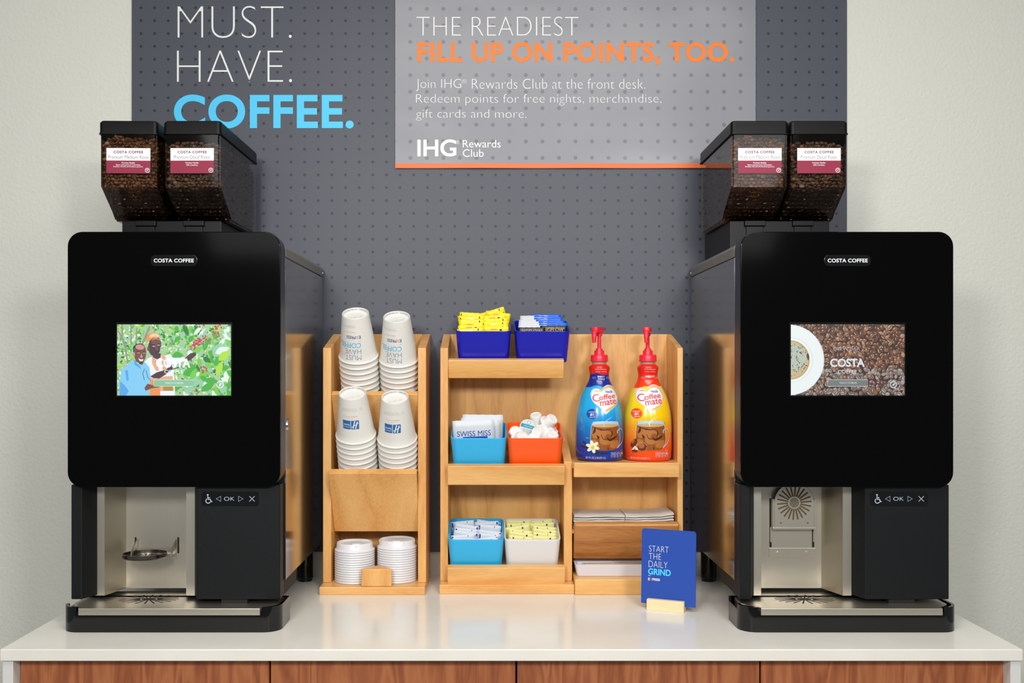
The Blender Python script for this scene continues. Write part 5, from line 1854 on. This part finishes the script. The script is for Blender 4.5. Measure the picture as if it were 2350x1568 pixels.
# ------------------------------------------------------------------ napkins
nap = mat('paper napkin', (226, 223, 218), 0.8, bump=0.25, bscale=320)
def napkin_mesh(seed, w, d, th, lift):
    rnd = random.Random(seed)
    bm = nb()
    nx, ny = 14, 8
    top, bot = [], []
    for j in range(ny + 1):
        a, b = [], []
        for i in range(nx + 1):
            u, v = i / nx, j / ny
            x = (u - 0.5) * w
            y = (v - 0.5) * d
            wav = 0.0014 * noise.noise(Vector((u * 3.1, v * 2.3, seed * 1.7))) + 0.0003 * sin(u * 24 + seed)
            up = lift * max(0.0, u - 0.45) ** 2 * 3.3
            pin = 1.0 - 0.6 * (1 if j in (0, ny) else 0)
            a.append(bm.verts.new((x, y + (0.0006 * sin(u * 9 + seed) if j == 0 else 0), th * 0.5 * pin + wav + up)))
            b.append(bm.verts.new((x, y, -th * 0.5 * pin + wav + up)))
        top.append(a)
        bot.append(b)
    for j in range(ny):
        for i in range(nx):
            bm.faces.new((top[j][i], top[j][i + 1], top[j + 1][i + 1], top[j + 1][i]))
            bm.faces.new((bot[j][i], bot[j + 1][i], bot[j + 1][i + 1], bot[j][i + 1]))
    rim = [(0, i) for i in range(nx)] + [(j, nx) for j in range(ny)] + [(ny, i) for i in range(nx, 0, -1)] + [(j, 0) for j in range(ny, 0, -1)]
    for k in range(len(rim)):
        (j0, i0), (j1, i1) = rim[k], rim[(k + 1) % len(rim)]
        bm.faces.new((top[j0][i0], bot[j0][i0], bot[j1][i1], top[j1][i1]))
    bmesh.ops.recalc_face_normals(bm, faces=bm.faces)
    return mesh_of('paper napkin', bm, nap, smooth=True)
for s, xc, w, lift in ((0, 0.2440, 0.1155, 0.0), (1, 0.3580, 0.1100, 0.006)):
    for k in range(6):
        top = k == 5
        o = bpy.data.objects.new('paper_napkin', napkin_mesh(k + 20 * s, w - 0.0005 * (k % 3), 0.108, 0.0048, lift * k / 5))
        COL.objects.link(o)
        o.location = (xc + 0.0006 * ((k * 7) % 3 - 1), 2.2225 + 0.0008 * ((k * 5) % 3), 1.0585 + 0.0050 * k)
        side = 'left' if s == 0 else 'right'
        tag(o, 'folded white napkin on top of the %s napkin pile' % side if top else 'folded white napkin inside the %s napkin pile' % side, 'napkin', 'napkins in the %s pile' % side)

# ------------------------------------------------------------------ stirrer tray
tray_m = mat('white tray plastic', (222, 222, 232), 0.35)
bm = nb()
def tl(x0, x1, y0, y1, z, r=0.006):
    return [(p[0], p[1], z) for p in rrect(x0, x1, y0, y1, r, 4)]
tx0, tx1 = 0.1865, 0.4125
loft(bm, [tl(tx0 + 0.005, tx1 - 0.005, 2.142, 2.190, 0.9552), tl(tx0, tx1, 2.135, 2.198, 0.982), tl(tx0 + 0.003, tx1 - 0.003, 2.138, 2.195, 0.982), tl(tx0 + 0.008, tx1 - 0.008, 2.145, 2.187, 0.958)])
tag(part('stirrer_tray', bm, tray_m, None, smooth=True), 'long white plastic tray of wooden stirrers on the lower right shelf', 'tray')
stir = wood('stirrer wood', 'x', (200, 150, 100), (224, 180, 130), (238, 202, 156), ring=12)
for k in range(9):
    bm = prism(nb(), rrect(-0.089, 0.089, -0.003, 0.003, 0.0028, 4), 'z', -0.0007, 0.0007)
    o = part('stirrer', bm, stir)
    o.location = (0.297 + 0.003 * sin(k * 2.1), 2.1515 + 0.0098 * (k % 3) + 0.003 * (k // 3) , 0.9660 + 0.0045 * (k // 3) + 0.0012 * (k % 3))
    o.rotation_euler = (0, 0.012 * sin(k * 3.0), 0.012 * cos(k * 1.7))
    tag(o, 'flat wooden stirrer lying in the long white tray', 'stirrer', 'stirrers in the white tray')

# ------------------------------------------------------------------ counter sign
YAW = -math.atan2(0.030, 0.0728)
sg = thing('counter_sign', 'small blue card sign in a pale wooden foot before the right shelves', 'sign', (0.3605, 1.978, COUNTER), (0, 0, YAW))
pale_wood = wood('pale sign wood', 'x', (226, 206, 156), (236, 220, 176), (242, 230, 192), rough=0.5, ring=5, coat=0)
bm = nb()
prism(bm, [(-0.012, 0.0), (0.012, 0.0), (0.012, 0.0225), (0.0035, 0.0225), (0.0035, 0.010), (0.0, 0.010), (-0.0003, 0.0225), (-0.012, 0.0225)], 'x', -0.0385, 0.0385, 0.0008, 1)
part('foot', bm, pale_wood, sg, label='pale wooden foot')
card_m = mat('blue card', (24, 70, 166), 0.42, bump=0.05, bscale=700)
LEAN = Matrix.Translation((0.0035, 0.0017, 0.0105)) @ Matrix.Rotation(-math.radians(3.0), 4, 'X')
bm = prism(nb(), rrect(-0.0565, 0.0565, 0.0, 0.1545, 0.0055, 5, (0, 0, 1, 1)), 'y', -0.0012, 0.0012, 0.0003, 1)
part('card', xform(bm, LEAN), card_m, sg, label='blue card')
def card_text(items, m, label):
    bm = nb()
    for s, u0, u1, v0, v1, off in items:
        text(bm, s, u0, u1, v0, v1, off)
    facing(bm, -0.0014)
    part('lettering', xform(bm, LEAN), m, sg, label=label)
def cu(X):
    return (X - 853.0) / 528.0 * 0.113 - 0.0565
def cv_(Y, X=1000.0):
    return 0.1545 * (1.0 - (Y - (602.0 + (X - 853) * 0.032)) / 757.0)
card_text([('START', cu(925), cu(1118), cv_(838), cv_(777), -0.024), ('THE', cu(925), cu(1045), cv_(914), cv_(854), -0.024), ('DAILY', cu(924), cu(1108), cv_(994), cv_(931), -0.024)], white_ink, 'thin white capitals')
card_text([('GRIND', cu(920), cu(1141), cv_(1071), cv_(1007), 0.028)], light_blue, 'bold light blue word')
card_text([('E', cu(920), cu(938), cv_(1129), cv_(1104), 0.02), ('PRESS', cu(962), cu(1036), cv_(1129), cv_(1104), 0.02), ('-', cu(922), cu(942), cv_(1084), cv_(1080), 0.0)], white_ink, 'small white word')
card_text([('X', cu(940), cu(961), cv_(1129), cv_(1104), 0.02)], mat('red orange ink', (236, 84, 44), 0.5), 'red orange letter')
